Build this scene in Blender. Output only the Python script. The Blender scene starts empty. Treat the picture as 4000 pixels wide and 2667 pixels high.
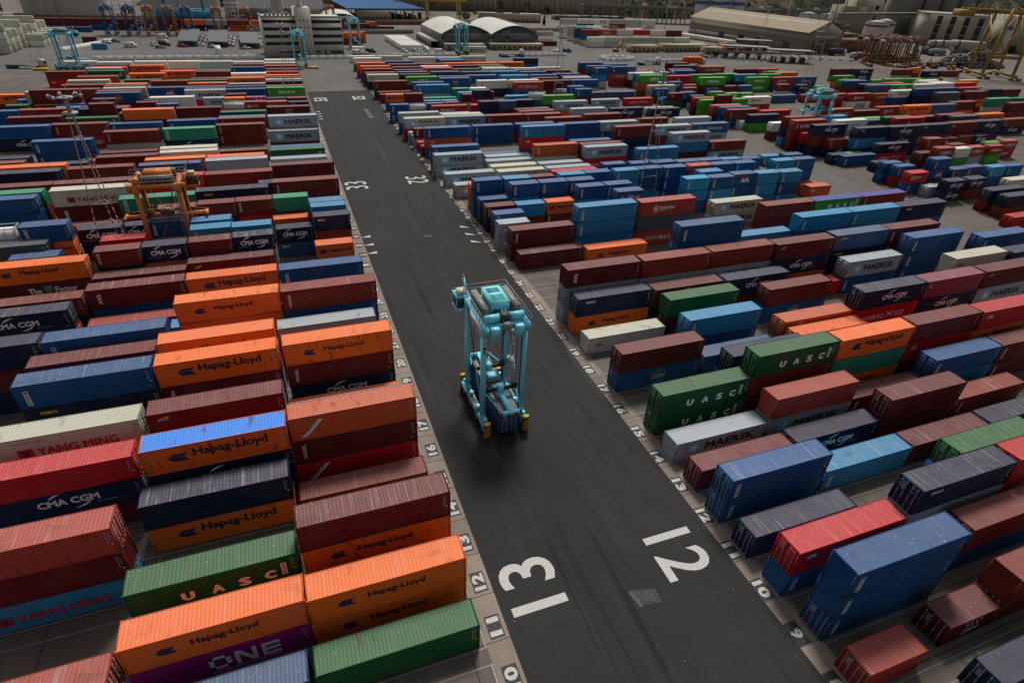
import bpy, math, random
import numpy as np
from mathutils import Matrix, Vector
from mathutils.bvhtree import BVHTree
R = math.radians
rnd = random.Random(7)
scene = bpy.context.scene
C = scene.collection

# ---------------------------------------------------------------- camera
cam_d = bpy.data.cameras.new("camera"); cam = bpy.data.objects.new("camera", cam_d); C.objects.link(cam)
CAMP = Vector((-7.4766, 21.7425, 45.9004))
CR_, CU_, CF_ = Vector((0.938007, -0.344071, 0.041924)), Vector((0.155666, 0.526236, 0.835969)), Vector((0.309695, 0.777619, -0.547173))
cam.matrix_world = Matrix(((CR_.x, CU_.x, -CF_.x, CAMP.x), (CR_.y, CU_.y, -CF_.y, CAMP.y), (CR_.z, CU_.z, -CF_.z, CAMP.z), (0, 0, 0, 1)))
cam_d.sensor_width = 36; cam_d.lens = 20.675; cam_d.clip_start = 0.5; cam_d.clip_end = 6000
scene.camera = cam
# ---------------------------------------------------------------- sky and sun (bright overcast)
SUN_EL, SUN_AZ = R(56), R(24)     # azimuth measured from +Y towards +X
world = bpy.data.worlds.new("World"); scene.world = world; world.use_nodes = True
nt = world.node_tree; nt.nodes.clear()
sky = nt.nodes.new("ShaderNodeTexSky"); sky.sky_type = 'NISHITA'; sky.sun_disc = False
sky.sun_elevation = SUN_EL; sky.sun_rotation = SUN_AZ; sky.dust_density = 3.0; sky.air_density = 1.0; sky.ozone_density = 1.0
hs = nt.nodes.new("ShaderNodeHueSaturation"); hs.inputs['Saturation'].default_value = 0.25
bg = nt.nodes.new("ShaderNodeBackground"); bg.inputs['Strength'].default_value = 0.07
wo = nt.nodes.new("ShaderNodeOutputWorld")
nt.links.new(sky.outputs[0], hs.inputs['Color']); nt.links.new(hs.outputs[0], bg.inputs[0]); nt.links.new(bg.outputs[0], wo.inputs[0])
sd = bpy.data.lights.new("sun", 'SUN'); sd.energy = 3.1; sd.angle = R(14); sd.color = (1.0, 0.95, 0.88)
sun = bpy.data.objects.new("sun", sd); C.objects.link(sun)
sun.rotation_euler = Vector((math.sin(SUN_AZ) * math.cos(SUN_EL), math.cos(SUN_AZ) * math.cos(SUN_EL), math.sin(SUN_EL))).to_track_quat('Z', 'Y').to_euler()
scene.view_settings.view_transform = 'Standard'; scene.view_settings.look = 'None'
scene.view_settings.exposure = -0.08; scene.view_settings.gamma = 1.0
scene.cycles.max_bounces = 5; scene.cycles.diffuse_bounces = 2; scene.cycles.glossy_bounces = 2

# ---------------------------------------------------------------- helpers
def lin(c):
    return tuple(((v / 255) / 12.92 if v <= 10 else (((v / 255) + .055) / 1.055) ** 2.4) for v in c)
class Geo:
    """verts, polygons and one colour per polygon, collected as numpy arrays"""
    def __init__(s): s.v = []; s.sz = []; s.lp = []; s.col = []; s.mi = []; s.n = 0
    def add(s, v, faces, col=(1, 1, 1), mi=0):
        v = np.asarray(v, np.float32).reshape(-1, 3)
        if isinstance(faces, np.ndarray): sz = np.full(len(faces), faces.shape[1]); lp = faces.ravel()
        else: sz = np.array([len(f) for f in faces]); lp = np.array([i for f in faces for i in f])
        s.v.append(v); s.sz.append(sz); s.lp.append(lp + s.n); s.col.append(np.tile(np.array([*col[:3], 1.0], np.float32), (len(sz), 1)))
        s.mi.append(np.full(len(sz), mi)); s.n += len(v); return s
    def merge(s, g, M=None, col=None, mi=None):
        if not g.v: return s
        v, sz, lp, co, m = g.arr()
        if M is not None: v = v @ np.array(M, np.float32)[:3, :3].T + np.array(M, np.float32)[:3, 3]
        if col is not None: co = np.tile(np.array([*col[:3], 1.0], np.float32), (len(sz), 1))
        if mi is not None: m = np.full(len(sz), mi)
        s.v.append(v.astype(np.float32)); s.sz.append(sz); s.lp.append(lp + s.n); s.col.append(co); s.mi.append(m); s.n += len(v); return s
    def arr(s):
        if len(s.v) > 1: s.v = [np.concatenate(s.v)]; s.sz = [np.concatenate(s.sz)]; s.lp = [np.concatenate(s.lp)]; s.col = [np.concatenate(s.col)]; s.mi = [np.concatenate(s.mi)]
        return s.v[0], s.sz[0], s.lp[0], s.col[0], s.mi[0]
    def box(s, x0, x1, y0, y1, z0, z1, col=(1, 1, 1), mi=0):
        v = [(x0, y0, z0), (x1, y0, z0), (x1, y1, z0), (x0, y1, z0), (x0, y0, z1), (x1, y0, z1), (x1, y1, z1), (x0, y1, z1)]
        return s.add(v, np.array([(0, 3, 2, 1), (4, 5, 6, 7), (0, 1, 5, 4), (1, 2, 6, 5), (2, 3, 7, 6), (3, 0, 4, 7)]), col, mi)
    def bar(s, a, b, w, h=None, col=(1, 1, 1), mi=0):
        a = Vector(a); b = Vector(b); d = b - a; L = d.length
        if L < 1e-6: return s
        q = d.to_track_quat('Z', 'Y').to_matrix().to_4x4(); q.translation = a
        g = Geo(); h = h or w; g.box(-w / 2, w / 2, -h / 2, h / 2, 0, L, col, mi); return s.merge(g, q)
    def cyl(s, a, b, r, r2=None, n=10, col=(1, 1, 1), mi=0, caps=True):
        a = Vector(a); b = Vector(b); d = b - a; r2 = r if r2 is None else r2
        q = d.to_track_quat('Z', 'Y').to_matrix().to_4x4(); q.translation = a
        v = []; 
        for k, (z, rr) in enumerate(((0, r), (d.length, r2))):
            for i in range(n): v.append((rr * math.cos(2 * math.pi * i / n), rr * math.sin(2 * math.pi * i / n), z))
        f = [(i, (i + 1) % n, n + (i + 1) % n, n + i) for i in range(n)]
        if caps: f += [tuple(range(n - 1, -1, -1)), tuple(range(n, 2 * n))]
        g = Geo(); g.add(v, f, col, mi); return s.merge(g, q)
    def prism(s, pts, a, b, axis='y', col=(1, 1, 1), mi=0):
        """2-D outline pts extruded from a to b along axis"""
        n = len(pts); v = []
        for t in (a, b):
            for (p, q) in pts:
                v.append({'y': (p, t, q), 'x': (t, p, q), 'z': (p, q, t)}[axis])
        f = [(i, (i + 1) % n, n + (i + 1) % n, n + i) for i in range(n)] + [tuple(range(n - 1, -1, -1)), tuple(range(n, 2 * n))]
        return s.add(v, f, col, mi)
    def mesh(s, name, mats):
        v, sz, lp, co, m = s.arr(); me = bpy.data.meshes.new(name)
        me.vertices.add(len(v)); me.vertices.foreach_set('co', v.astype(np.float32).ravel())
        me.loops.add(len(lp)); me.loops.foreach_set('vertex_index', lp.astype(np.int32))
        me.polygons.add(len(sz)); st = np.concatenate([[0], np.cumsum(sz)[:-1]]).astype(np.int32)
        me.polygons.foreach_set('loop_start', st); me.polygons.foreach_set('material_index', m.astype(np.int32))
        a = me.attributes.new('Col', 'FLOAT_COLOR', 'FACE'); a.data.foreach_set('color', co.ravel())
        me.update(calc_edges=True)
        for mt in (mats if isinstance(mats, (list, tuple)) else [mats]): me.materials.append(mt)
        return me
def M4(loc=(0, 0, 0), rz=0): return Matrix.Translation(Vector(loc)) @ Matrix.Rotation(rz, 4, 'Z')
def link(name, me, parent=None, loc=(0, 0, 0), rz=0, color=None):
    o = bpy.data.objects.new(name, me); C.objects.link(o)
    o.location = loc; o.rotation_euler = (0, 0, rz)
    if parent: o.parent = parent
    if color is not None: o.color = (*color[:3], 1)
    return o
def tag(o, label=None, cat=None, group=None, kind=None):
    if label: o['label'] = label
    if cat: o['category'] = cat
    if group: o['group'] = group
    if kind: o['kind'] = kind
    return o
def empty(name, loc=(0, 0, 0), rz=0): 
    o = bpy.data.objects.new(name, None); C.objects.link(o); o.location = loc; o.rotation_euler = (0, 0, rz); o.empty_display_size = .3; return o
def copy_tree(o, loc=None, rz=None, parent=None):
    c = o.copy(); C.objects.link(c)
    if parent: c.parent = parent
    if loc is not None: c.location = loc
    if rz is not None: c.rotation_euler = (0, 0, rz)
    for ch in list(o.children): copy_tree(ch, parent=c)
    return c
# ---------------------------------------------------------------- materials
def nodes(name, rough=.6, metal=0.0, spec=.4):
    m = bpy.data.materials.new(name); m.use_nodes = True; t = m.node_tree; b = t.nodes['Principled BSDF']
    b.inputs['Roughness'].default_value = rough; b.inputs['Metallic'].default_value = metal; b.inputs['Specular IOR Level'].default_value = spec
    return m, t, b
def N(t, kind, **kw):
    n = t.nodes.new(kind)
    for k, v in kw.items():
        if k in n.inputs.keys(): n.inputs[k].default_value = v
        else: setattr(n, k, v)
    return n
def mix(t, fac, a, b, mode='MIX'):
    n = t.nodes.new('ShaderNodeMix'); n.data_type = 'RGBA'; n.blend_type = mode
    for s, v in ((0, fac), (6, a), (7, b)):
        if isinstance(v, (float, int)): n.inputs[s].default_value = v
        elif isinstance(v, tuple): n.inputs[s].default_value = (*v[:3], 1)
        else: t.links.new(v, n.inputs[s])
    return n.outputs[2]
def ramp(t, fac, a, b, ca=(0, 0, 0), cb=(1, 1, 1)):
    n = t.nodes.new('ShaderNodeValToRGB'); n.color_ramp.elements[0].position = a; n.color_ramp.elements[1].position = b
    n.color_ramp.elements[0].color = (*ca, 1); n.color_ramp.elements[1].color = (*cb, 1)
    t.links.new(fac, n.inputs[0]); return n.outputs[0]
def coord(t, scale=(1, 1, 1), kind='obj', jitter=True):
    g = t.nodes.new('ShaderNodeNewGeometry') if kind == 'world' else t.nodes.new('ShaderNodeTexCoord')
    src = g.outputs['Position'] if kind == 'world' else g.outputs['Object']
    mp = t.nodes.new('ShaderNodeMapping'); mp.inputs['Scale'].default_value = scale; t.links.new(src, mp.inputs['Vector'])
    if jitter:
        oi = t.nodes.new('ShaderNodeObjectInfo'); mm = t.nodes.new('ShaderNodeVectorMath'); mm.operation = 'SCALE'; mm.inputs['Scale'].default_value = 3.7
        t.links.new(oi.outputs['Location'], mm.inputs[0]); t.links.new(mm.outputs[0], mp.inputs['Location'])
    return mp.outputs[0]
def noise(t, vec, scale, detail=3, rough=.6):
    n = t.nodes.new('ShaderNodeTexNoise'); n.inputs['Scale'].default_value = scale; n.inputs['Detail'].default_value = detail; n.inputs['Roughness'].default_value = rough
    t.links.new(vec, n.inputs['Vector']); return n.outputs['Fac']
RUST = (.10, .035, .014)
def paint_mat(name, attr, roof=False):
    m, t, b = nodes(name, .55, 0, .18)
    if attr: a = N(t, 'ShaderNodeAttribute', attribute_name='Col'); base = a.outputs['Color']
    else: base = t.nodes.new('ShaderNodeObjectInfo').outputs['Color']
    kind = 'world' if attr else 'obj'
    big = noise(t, coord(t, (1, 1, 1), kind, not attr), .35, 2)
    rn = t.nodes.new('ShaderNodeObjectInfo').outputs['Random'] if not attr else noise(t, coord(t, (.22, .9, 1), 'world', False), .6, 0)
    def var(fac, lo, hi):
        m1 = t.nodes.new('ShaderNodeMapRange'); m1.inputs[3].default_value = lo; m1.inputs[4].default_value = hi; t.links.new(rn, m1.inputs[0]); m2 = t.nodes.new('ShaderNodeMath'); m2.operation = 'MULTIPLY'; t.links.new(fac, m2.inputs[0]); t.links.new(m1.outputs[0], m2.inputs[1]); return m2.outputs[0]
    base = mix(t, ramp(t, big, .3, .75, (.0,) * 3, (.40,) * 3), base, mix(t, .22, base, (.30, .28, .26)))
    if roof:
        base = mix(t, .13, base, (.50, .44, .40))
        st = noise(t, coord(t, (2.4, .10, 1), kind, not attr), 1.6, 4)
        base = mix(t, var(ramp(t, st, .56, .76, (0,) * 3, (.6,) * 3), .0, 1.0), base, (.50, .46, .43))
        st2 = noise(t, coord(t, (1.1, .35, 1), kind, not attr), 1.1, 4)
        base = mix(t, var(ramp(t, st2, .58, .72, (0,) * 3, (.9,) * 3), 1.0, -.3), base, RUST)
        pu = noise(t, coord(t, (.5, 1, 1), kind, not attr), .8, 2)
        base = mix(t, var(ramp(t, pu, .62, .66, (0,) * 3, (.5,) * 3), -.3, 1.0), base, mix(t, .6, base, (.03, .028, .026)))
        sp = noise(t, coord(t, (1, 1, 1), kind, not attr), 7, 1)
        base = mix(t, ramp(t, sp, .74, .77), base, (.62, .6, .56))
    else:
        st = noise(t, coord(t, (5, 5, .35), kind, not attr), 1.2, 4)
        base = mix(t, ramp(t, st, .55, .85, (0,) * 3, (.55,) * 3), base, mix(t, .5, base, (.05, .035, .03)))
        st2 = noise(t, coord(t, (2.2, 2.2, .9), kind, not attr), .9, 5)
        base = mix(t, var(ramp(t, st2, .58, .7, (0,) * 3, (.8,) * 3), -.2, 1.0), base, RUST)
    t.links.new(base, b.inputs['Base Color'])
    return m
def col_mat(name, rough=.6, metal=0.0, amt=.35, nscale=.6, streak=False):
    m, t, b = nodes(name, rough, metal)
    a = N(t, 'ShaderNodeAttribute', attribute_name='Col'); base = a.outputs['Color']
    n1 = noise(t, coord(t, (1, 1, .35 if streak else 1), 'world', False), nscale, 4)
    base = mix(t, ramp(t, n1, .35, .8, (0,) * 3, (amt,) * 3), base, mix(t, .6, base, (.09, .075, .06)))
    n2 = noise(t, coord(t, (1, 1, .3 if streak else 1), 'world', False), nscale * 6, 3)
    base = mix(t, ramp(t, n2, .5, .85, (0,) * 3, (amt,) * 3), base, mix(t, .5, base, (.35, .33, .3)))
    t.links.new(base, b.inputs['Base Color']); return m
M_BODY = paint_mat('container_paint', False); M_ROOF = paint_mat('container_roof_paint', False, True)
M_BODYA = paint_mat('far_container_paint', True); M_ROOFA = paint_mat('far_container_roof_paint', True, True)
M_LET = col_mat('lettering_paint', .6, amt=.10, nscale=1.5)
M_PAINT = col_mat('painted_steel', .42, amt=.14, nscale=1.2, streak=True)
M_RUBBER = col_mat('rubber', .85, amt=.3)
M_WALL = col_mat('rendered_wall', .85, amt=.42, nscale=.12, streak=True)
M_GLASS, _t, _b = nodes('dark_glass', .12, 0, .6); _b.inputs['Base Color'].default_value = (.02, .025, .03, 1)
M_STEEL = col_mat('galvanised_steel', .5, .4, amt=.3)
# ground materials
def ground_mat(name, c1, c2, rough=.9, scale=.05, cracks=0, dark=.5, tyres=False):
    m, t, b = nodes(name, rough, 0, .25)
    w = coord(t, (1, 1, 1), 'world', False)
    base = mix(t, ramp(t, noise(t, w, scale, 5, .65), .35, .7), c1, c2)
    base = mix(t, ramp(t, noise(t, coord(t, (1, .12, 1), 'world', False), .5, 4, .6), .5, .8, (0,) * 3, (.35,) * 3), base, tuple(v * 1.7 for v in c2))
    base = mix(t, ramp(t, noise(t, w, .23, 4, .7), .6, .78, (0,) * 3, (dark,) * 3), base, tuple(v * .35 for v in c1))
    base = mix(t, ramp(t, noise(t, w, 14, 2, .7), .3, .75, (0,) * 3, (.25,) * 3), base, tuple(v * 1.6 for v in c2))
    if tyres:
        for sc_, lo, hi, c_ in ((.9, .60, .68, (.011, .011, .0115)), (.5, .63, .72, (.05, .049, .05)), (2.2, .66, .74, (.014, .014, .0145))):
            base = mix(t, ramp(t, noise(t, coord(t, (1, .035, 1), 'world', False), sc_, 3, .6), lo, hi, (0,) * 3, (.65,) * 3), base, c_)
        base = mix(t, ramp(t, noise(t, w, .8, 5, .75), .66, .76, (0,) * 3, (.55,) * 3), base, (.07, .068, .068))
        base = mix(t, ramp(t, noise(t, w, 3.2, 2, .5), .745, .77), base, (.18, .18, .17))
    if cracks:
        br = t.nodes.new('ShaderNodeTexBrick'); br.inputs['Scale'].default_value = 1; br.inputs['Brick Width'].default_value = 6.2; br.inputs['Row Height'].default_value = 4.2
        br.offset = 0; br.inputs['Mortar Size'].default_value = .05; br.inputs['Color1'].default_value = (1,) * 4; br.inputs['Color2'].default_value = (.8, .8, .8, 1); br.inputs['Mortar'].default_value = (.35,) * 3 + (1,)
        t.links.new(w, br.inputs['Vector']); base = mix(t, 1.0, base, br.outputs['Color'], 'MULTIPLY')
    t.links.new(base, b.inputs['Base Color'])
    bp = t.nodes.new('ShaderNodeBump'); bp.inputs['Strength'].default_value = .25; bp.inputs['Distance'].default_value = .02
    t.links.new(noise(t, w, 30, 2), bp.inputs['Height']); t.links.new(bp.outputs[0], b.inputs['Normal'])
    return m
G_YARD = ground_mat('yard_concrete', (.10, .088, .078), (.15, .13, .115), cracks=1)
G_ROAD = ground_mat('road_asphalt', (.020, .0195, .0205), (.031, .030, .031), scale=.06, dark=.45, tyres=True)
G_OLD = ground_mat('old_asphalt', (.085, .082, .08), (.13, .125, .12), scale=.03)
G_APRON = ground_mat('apron_concrete', (.19, .155, .13), (.27, .225, .19), cracks=1, scale=.15)
G_FAR = ground_mat('far_ground', (.10, .09, .08), (.17, .15, .13), scale=.012)
M_MARK, _t, _b = nodes('road_paint', .7)
_a = N(_t, 'ShaderNodeAttribute', attribute_name='Col'); _w = coord(_t, (1, 1, 1), 'world', False)
_c = mix(_t, ramp(_t, noise(_t, _w, 6, 4, .7), .42, .8, (0,) * 3, (.55,) * 3), _a.outputs['Color'], (.16, .155, .15)); _t.links.new(_c, _b.inputs['Base Color'])

# ---------------------------------------------------------------- text
_tc = {}
def text_geo(s, bold=.0, res=2, space=1.0):
    key = (s, bold, res, space)
    if key in _tc: return _tc[key]
    cu = bpy.data.curves.new('t', 'FONT'); cu.body = s; cu.resolution_u = res; cu.offset = bold; cu.space_character = space; cu.fill_mode = 'FRONT'
    ob = bpy.data.objects.new('t', cu); C.objects.link(ob); dg = bpy.context.evaluated_depsgraph_get(); me = ob.evaluated_get(dg).to_mesh()
    v = np.zeros(len(me.vertices) * 3, np.float32); me.vertices.foreach_get('co', v); v = v.reshape(-1, 3)
    fs = [tuple(p.vertices) for p in me.polygons]; ob.evaluated_get(dg).to_mesh_clear(); bpy.data.objects.remove(ob); bpy.data.curves.remove(cu)
    if len(v): v = v - np.array([v[:, 0].min(), v[:, 1].min(), 0])
    w, h = (v[:, 0].max(), v[:, 1].max()) if len(v) else (1, 1)
    _tc[key] = (v, fs, w, h); return _tc[key]
def put(g, s, x, z, w, h, col, bold=.02, rot=0, slant=0, y=0, space=1.0, res=2):
    """text fitted into w x h (metres) with lower left corner x,z on the plane y; rot=-90 reads downwards.
    weight comes from thin layers shifted sideways, each a fraction of a millimetre further out"""
    v, fs, tw, th = text_geo(s, 0.0, res, space)
    a = v[:, 0] / tw; b = v[:, 1] / th
    e = max(0, bold) * 2.0 * (h if rot == 0 else w)
    for k, (ex, ez) in enumerate(((-e, 0), (e, 0), (0, e * .8), (0, -e * .8)) if e > .004 else ((0, 0),)):
        if rot == -90: X = x + b * w; Z = z + h - a * h
        else: X = x + a * w + slant * b * h; Z = z + b * h
        g.add(np.stack([X + ex, np.full_like(X, y - .0006 * k), Z + ez], 1), fs, col)
def flat(g, pts, col, y=0): g.add([(p[0], y, p[1]) for p in pts], [tuple(range(len(pts)))], col)
def rect(g, x0, x1, z0, z1, col, y=0): flat(g, [(x0, z0), (x1, z0), (x1, z1), (x0, z1)], col, y)
def arc(g, cx, cz, r, a0, a1, th, col, y=0, n=10, sx=1.0):
    for i in range(n):
        p = R(a0 + (a1 - a0) * i / n); q_ = R(a0 + (a1 - a0) * (i + 1) / n); t0 = th * math.sin(math.pi * (i + .02) / n) if abs(a1 - a0) < 300 else th; t1 = th * math.sin(math.pi * min(1, (i + 1) / n + .0)) if abs(a1 - a0) < 300 else th
        flat(g, [(cx + sx * (r - t0 / 2) * math.cos(p), cz + (r - t0 / 2) * math.sin(p)), (cx + sx * (r + t0 / 2) * math.cos(p), cz + (r + t0 / 2) * math.sin(p)), (cx + sx * (r + t1 / 2) * math.cos(q_), cz + (r + t1 / 2) * math.sin(q_)), (cx + sx * (r - t1 / 2) * math.cos(q_), cz + (r - t1 / 2) * math.sin(q_))], col, y)
WHT, BLK, NVY, YEL, RED = (.85, .85, .83), (.012, .012, .014), (.012, .014, .10), (.75, .42, .02), (.42, .012, .02)
def star(g, cx, cz, r, col, y, n=7):
    pts = []
    for i in range(2 * n):
        a = math.pi / 2 + math.pi * i / n; rr = r if i % 2 == 0 else r * .42; pts.append((cx + rr * math.cos(a), cz + rr * math.sin(a)))
    for i in range(2 * n): flat(g, [(cx, cz), pts[i], pts[(i + 1) % (2 * n)]], col, y)
_lg = {}
def logo(code, L, h, var=0):
    """lettering on the -Y long side, container centred on x=0"""
    key = (code, L, round(h, 2), var)
    if key in _lg: return _lg[key]
    g = Geo(); Y = -1.1895; Y2 = Y - .004; k = L / 12.19; S = L > 10
    X = lambda f: (f - .5) * L
    if code == 'h':
        sz = .50 if (S and var == 0) else .40
        x = X(.17) if S else X(.08); z = 1.0 if sz > .5 else 1.15; 
        for dx in (0, sz * 1.25):
            flat(g, [(x + dx + sz * .9, z + sz * 1.7), (x + dx + sz * 2.0, z + sz * 1.7), (x + dx + sz * 1.35, z + sz * .95), (x + dx, z + sz * .7)], NVY, Y)
            flat(g, [(x + dx, z + sz * .7), (x + dx + sz * 1.35, z + sz * .82), (x + dx + sz * 2.1, z), (x + dx + sz * .9, z)], NVY, Y2)
        if S and var == 0: put(g, 'Hapag-Lloyd', X(.34), z + .05, 6.2, 1.15, (.015, .012, .03), .018, y=Y)
        elif S: put(g, 'Hapag-Lloyd', X(.36), z + .1, 4.4, .8, (.015, .012, .03), .018, y=Y)
        else: put(g, 'Hapag-Lloyd', X(.36), 1.15, 3.5, .68, (.015, .012, .03), .018, y=Y)
    elif code in 'mS':
        s = 1.75 if S else 1.0; x = X(.13); z = .55 if S else .9
        LB = (.16, .56, .74); rect(g, x, x + s, z, z + s, LB, Y); star(g, x + s / 2, z + s / 2, s * .44, WHT, Y2)
        if code == 'm': put(g, 'MAERSK', X(.33) if S else X(.34), z + s * .22, 6.6 if S else 3.2, 1.0 if S else .58, BLK, .03, y=Y)
        else: put(g, 'MAERSK', X(.33), 1.45, 6.3, .9, BLK, .02, y=Y); put(g, 'SEALAND', X(.34), .5, 6.3, .62, BLK, -.005, y=Y, space=1.3)
    elif code == 'c':
        w = 4.6 if S else 3.9; x = -w / 2 + (.2 if S else 0); z = 1.15
        put(g, 'CMA CGM', x, z, w, .72 if S else .68, WHT, .035, y=Y)
        arc(g, x + w * .56, z + .3, 1.15, 98, 156, .17, WHT, Y, sx=1.6); arc(g, x + w * .5, z + .55, 1.15, -82, -26, .17, WHT, Y, sx=1.6)
        if var == 0: put(g, 'eco container', X(.68) if S else X(.1), .75, 1.7, .2, (.4, .42, .45), .0, y=Y)
    elif code == 'u':
        for ch, f in zip('UASC', (.30, .47, .63, .785)): put(g, ch, X(f), .72, .75, .82, WHT, .06, y=Y)
        x = X(.885)
        rect(g, x, x + .42, .75, 2.15, WHT, Y)
        for i in range(5): rect(g, x + .08, x + .34, .85 + i * .26, .97 + i * .26, (.5, .02, .03) if i % 2 else (.02, .2, .06), Y2)
    elif code == 'a':
        w = .42 if S else .36; x = X(.065 if S else .1); z = .45
        rect(g, x, x + w, z, z + 1.75, WHT, Y); put(g, 'ARKAS', x + w * .18, z + .08, w * .64, 1.25, (.015, .03, .09), .03, rot=-90, y=Y2)
        rect(g, x + w * .15, x + w * .85, z + 1.4, z + 1.7, (.03, .16, .42), Y2)
    elif code == 't': put(g, 'TRITON', X(.07) - .02, .65, .34, 1.7, WHT, .02, rot=-90, y=Y)
    elif code == 'x': put(g, 'tex', X(.10), .7, .5, 1.5, WHT, .03, rot=-90, y=Y)
    elif code == 's': put(g, 'seaco', X(.11), h - .85, 1.45 * (1 if S else .8), .36, YEL if var else (.62, .6, .58), .04, y=Y)
    elif code == 'i': put(g, 'CAI', X(.10), h - 1.15, .85, .5, WHT, .03, y=Y)
    elif code == 'l':
        x = X(.07); rect(g, x, x + 1.0, h - .95, h - .6, (.02, .04, .12), Y); put(g, 'BEACON', x + .08, h - .9, .85, .2, WHT, .0, y=Y2); flat(g, [(x + .1, h - .66), (x + 1, h - .66), (x + 1, h - .42)], YEL, Y2)
    elif code == 'o':
        rect_c = (.55, .57, .6); put(g, 'COSCO', -.95, 1.3, 1.9, .42, rect_c, .03, y=Y); put(g, 'SHIPPING', -.95, 1.02, 1.9, .22, rect_c, .01, y=Y)
        for dx, dz in ((-.35, .35), (.35, .35), (-.35, -.35), (.35, -.35)): arc(g, dx, 1.32 + dz, .6, 0, 360, .05, rect_c, Y, n=14)
    elif code == 'y':
        x = X(.19); rect(g, x, x + 1.15, .65, 1.65, RED, Y); flat(g, [(x + .12, 1.55), (x + .4, 1.55), (x + .58, 1.2), (x + .75, 1.55), (x + 1.03, 1.55), (x + .7, .95), (x + .7, .75), (x + .45, .75), (x + .45, .95)], (.02, .05, .2), Y2)
        put(g, 'YANG MING', X(.31), .72, 6.3, .85, RED, .02, y=Y); put(g, 'www.yangming.com', X(.17), 2.25, 2.6, .2, (.3, .05, .05), 0, y=Y)
    elif code == 'd':
        put(g, 'HAMBURG', X(.14), .8, 4.1, .8, WHT, -.005, y=Y); put(g, 'SÜD', X(.66), .8, 1.9, 1.0, WHT, -.005, y=Y)
        x = X(.5); flat(g, [(x, .75), (x + .9, 1.3), (x + 1.8, .75), (x + 1.2, 1.25), (x + 1.75, 1.95), (x + .9, 1.42), (x, 1.95), (x + .6, 1.3)], WHT, Y)
    elif code == 'b':
        x = X(.28) if S else X(.14); s = 1 if S else .7; c = WHT if var == 0 else (.05, .05, .06)
        arc(g, x, 1.4, .62 * s, 0, 360, .1, c, Y, n=18); put(g, 'B', x - .25 * s, 1.08, .5 * s, .66 * s, c, .04, y=Y)
        put(g, 'BOLUDA', x + .85 * s, 1.25, 3.3 * s, .56 * s, c, .03, y=Y); put(g, 'LINES', x + .87 * s, .85, 1.2 * s, .26 * s, c, .0, y=Y)
    elif code == 'B':
        c = (.6, .55, .5) if var == 0 else (.09, .02, .06); put(g, 'GRUPO', X(.15), 1.0, 2.6 * k + .4, .75, c, .02, y=Y); put(g, 'BOLUDA', X(.51), 1.0, 3.4 * k + .4, .75, c, .02, y=Y)
        for dx, dz in ((0, 0), (.4, 0), (0, .4), (.4, .4)): put(g, 'VB', X(.42) + dx, 1.0 + dz, .36, .34, WHT, .04, y=Y2)
    elif code == 'j':
        w = .95 * (1 if S else .6); 
        for ch, f in zip('JSV', (.36, .48, .60)): put(g, ch, X(f), 1.0, w * (.8 if ch == 'J' else 1), .95, WHT, .05, y=Y)
        rect(g, X(.004), X(.004) + .22, .25, h - .25, YEL, Y); rect(g, X(.996) - .22, X(.996), .25, h - .25, YEL, Y)
    elif code == 'n': put(g, 'NENUFAR', X(.3), 1.05, 5.3, .85, WHT, .035, y=Y); rect(g, X(.05), X(.05) + .18, .6, 2.2, WHT, Y)
    elif code == 'z':
        put(g, 'ZIM', -.75, .55, 1.9, .62, WHT, .03, y=Y)
        for i, n in ((0, 4), (1, 3)):
            for j in range(n): star(g, -.75 + .25 * i + j * .55, 2.1 - i * .4, .2, WHT, Y, 6)
    elif code == 'e':
        c = WHT if var == 0 else (.30, .01, .16)
        x = X(.40); z = .55; H = 1.55; th = .34
        for (a, b_, c_, d) in ((0, 1.5, z, z + th), (0, 1.5, z + H - th, z + H), (0, th, z, z + H), (1.5 - th, 1.5, z, z + H)): rect(g, x + a, x + b_, c_, d, c, Y)
        rect(g, x + 1.8, x + 2.1, z, z + H, c, Y); rect(g, x + 3.0, x + 3.3, z, z + H, c, Y); flat(g, [(x + 1.8, z + H), (x + 2.2, z + H), (x + 3.3, z), (x + 2.9, z)], c, Y2)
        for i in range(3): rect(g, x + 3.65, x + 4.95, z + i * .6, z + .34 + i * .6, c, Y)
        rect(g, x + 3.65, x + 3.95, z, z + H, c, Y2)
        put(g, 'OCEAN NETWORK EXPRESS', x, .22, 5.0, .18, c, 0, y=Y)
    elif code == 'p': put(g, 'APL', -1.0, .7, 2.4, .85, WHT, .05, slant=.15, y=Y); flat(g, [(-1.3, 2.2), (1.5, 2.2), (1.1, 1.8), (-.2, 1.9), (-.9, 1.75)], (.45, .03, .05), Y)
    elif code == 'k':
        x = X(.08); flat(g, [(x, .45), (x + .55, .5), (x + 2.2, 2.35), (x + 1.9, 2.4), (x + 1.5, 2.2)], WHT, Y)
        flat(g, [(x, .45), (x + .55, .5), (x + 2.2, 2.35), (x + 1.6, 2.3)], WHT, Y2)
        v, fs, tw, th = text_geo('TURKON', .03); a = v[:, 0] / tw * 2.0; b_ = v[:, 1] / th * .26; ca, sa = math.cos(R(50)), math.sin(R(50))
        g.add(np.stack([x + .42 + a * ca - b_ * sa, np.full_like(a, Y2 - .004), .62 + a * sa + b_ * ca], 1), fs, (.02, .04, .16))
    elif code == 'O': put(g, 'OOCL', X(.10), h - 1.45, 1.25, .42, RED, .04, y=Y)
    elif code == 'N':
        rect(g, X(.35), X(.47), .75, 1.35, (.02, .03, .16), Y); put(g, 'P&O', X(.36), .86, 1.2, .38, WHT, .02, y=Y2); rect(g, X(.47), X(.69), .75, 1.35, (.6, .16, .08), Y); put(g, 'Nedlloyd', X(.48), .86, 2.4, .38, WHT, .0, y=Y2)
    elif code == 'f':
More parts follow.
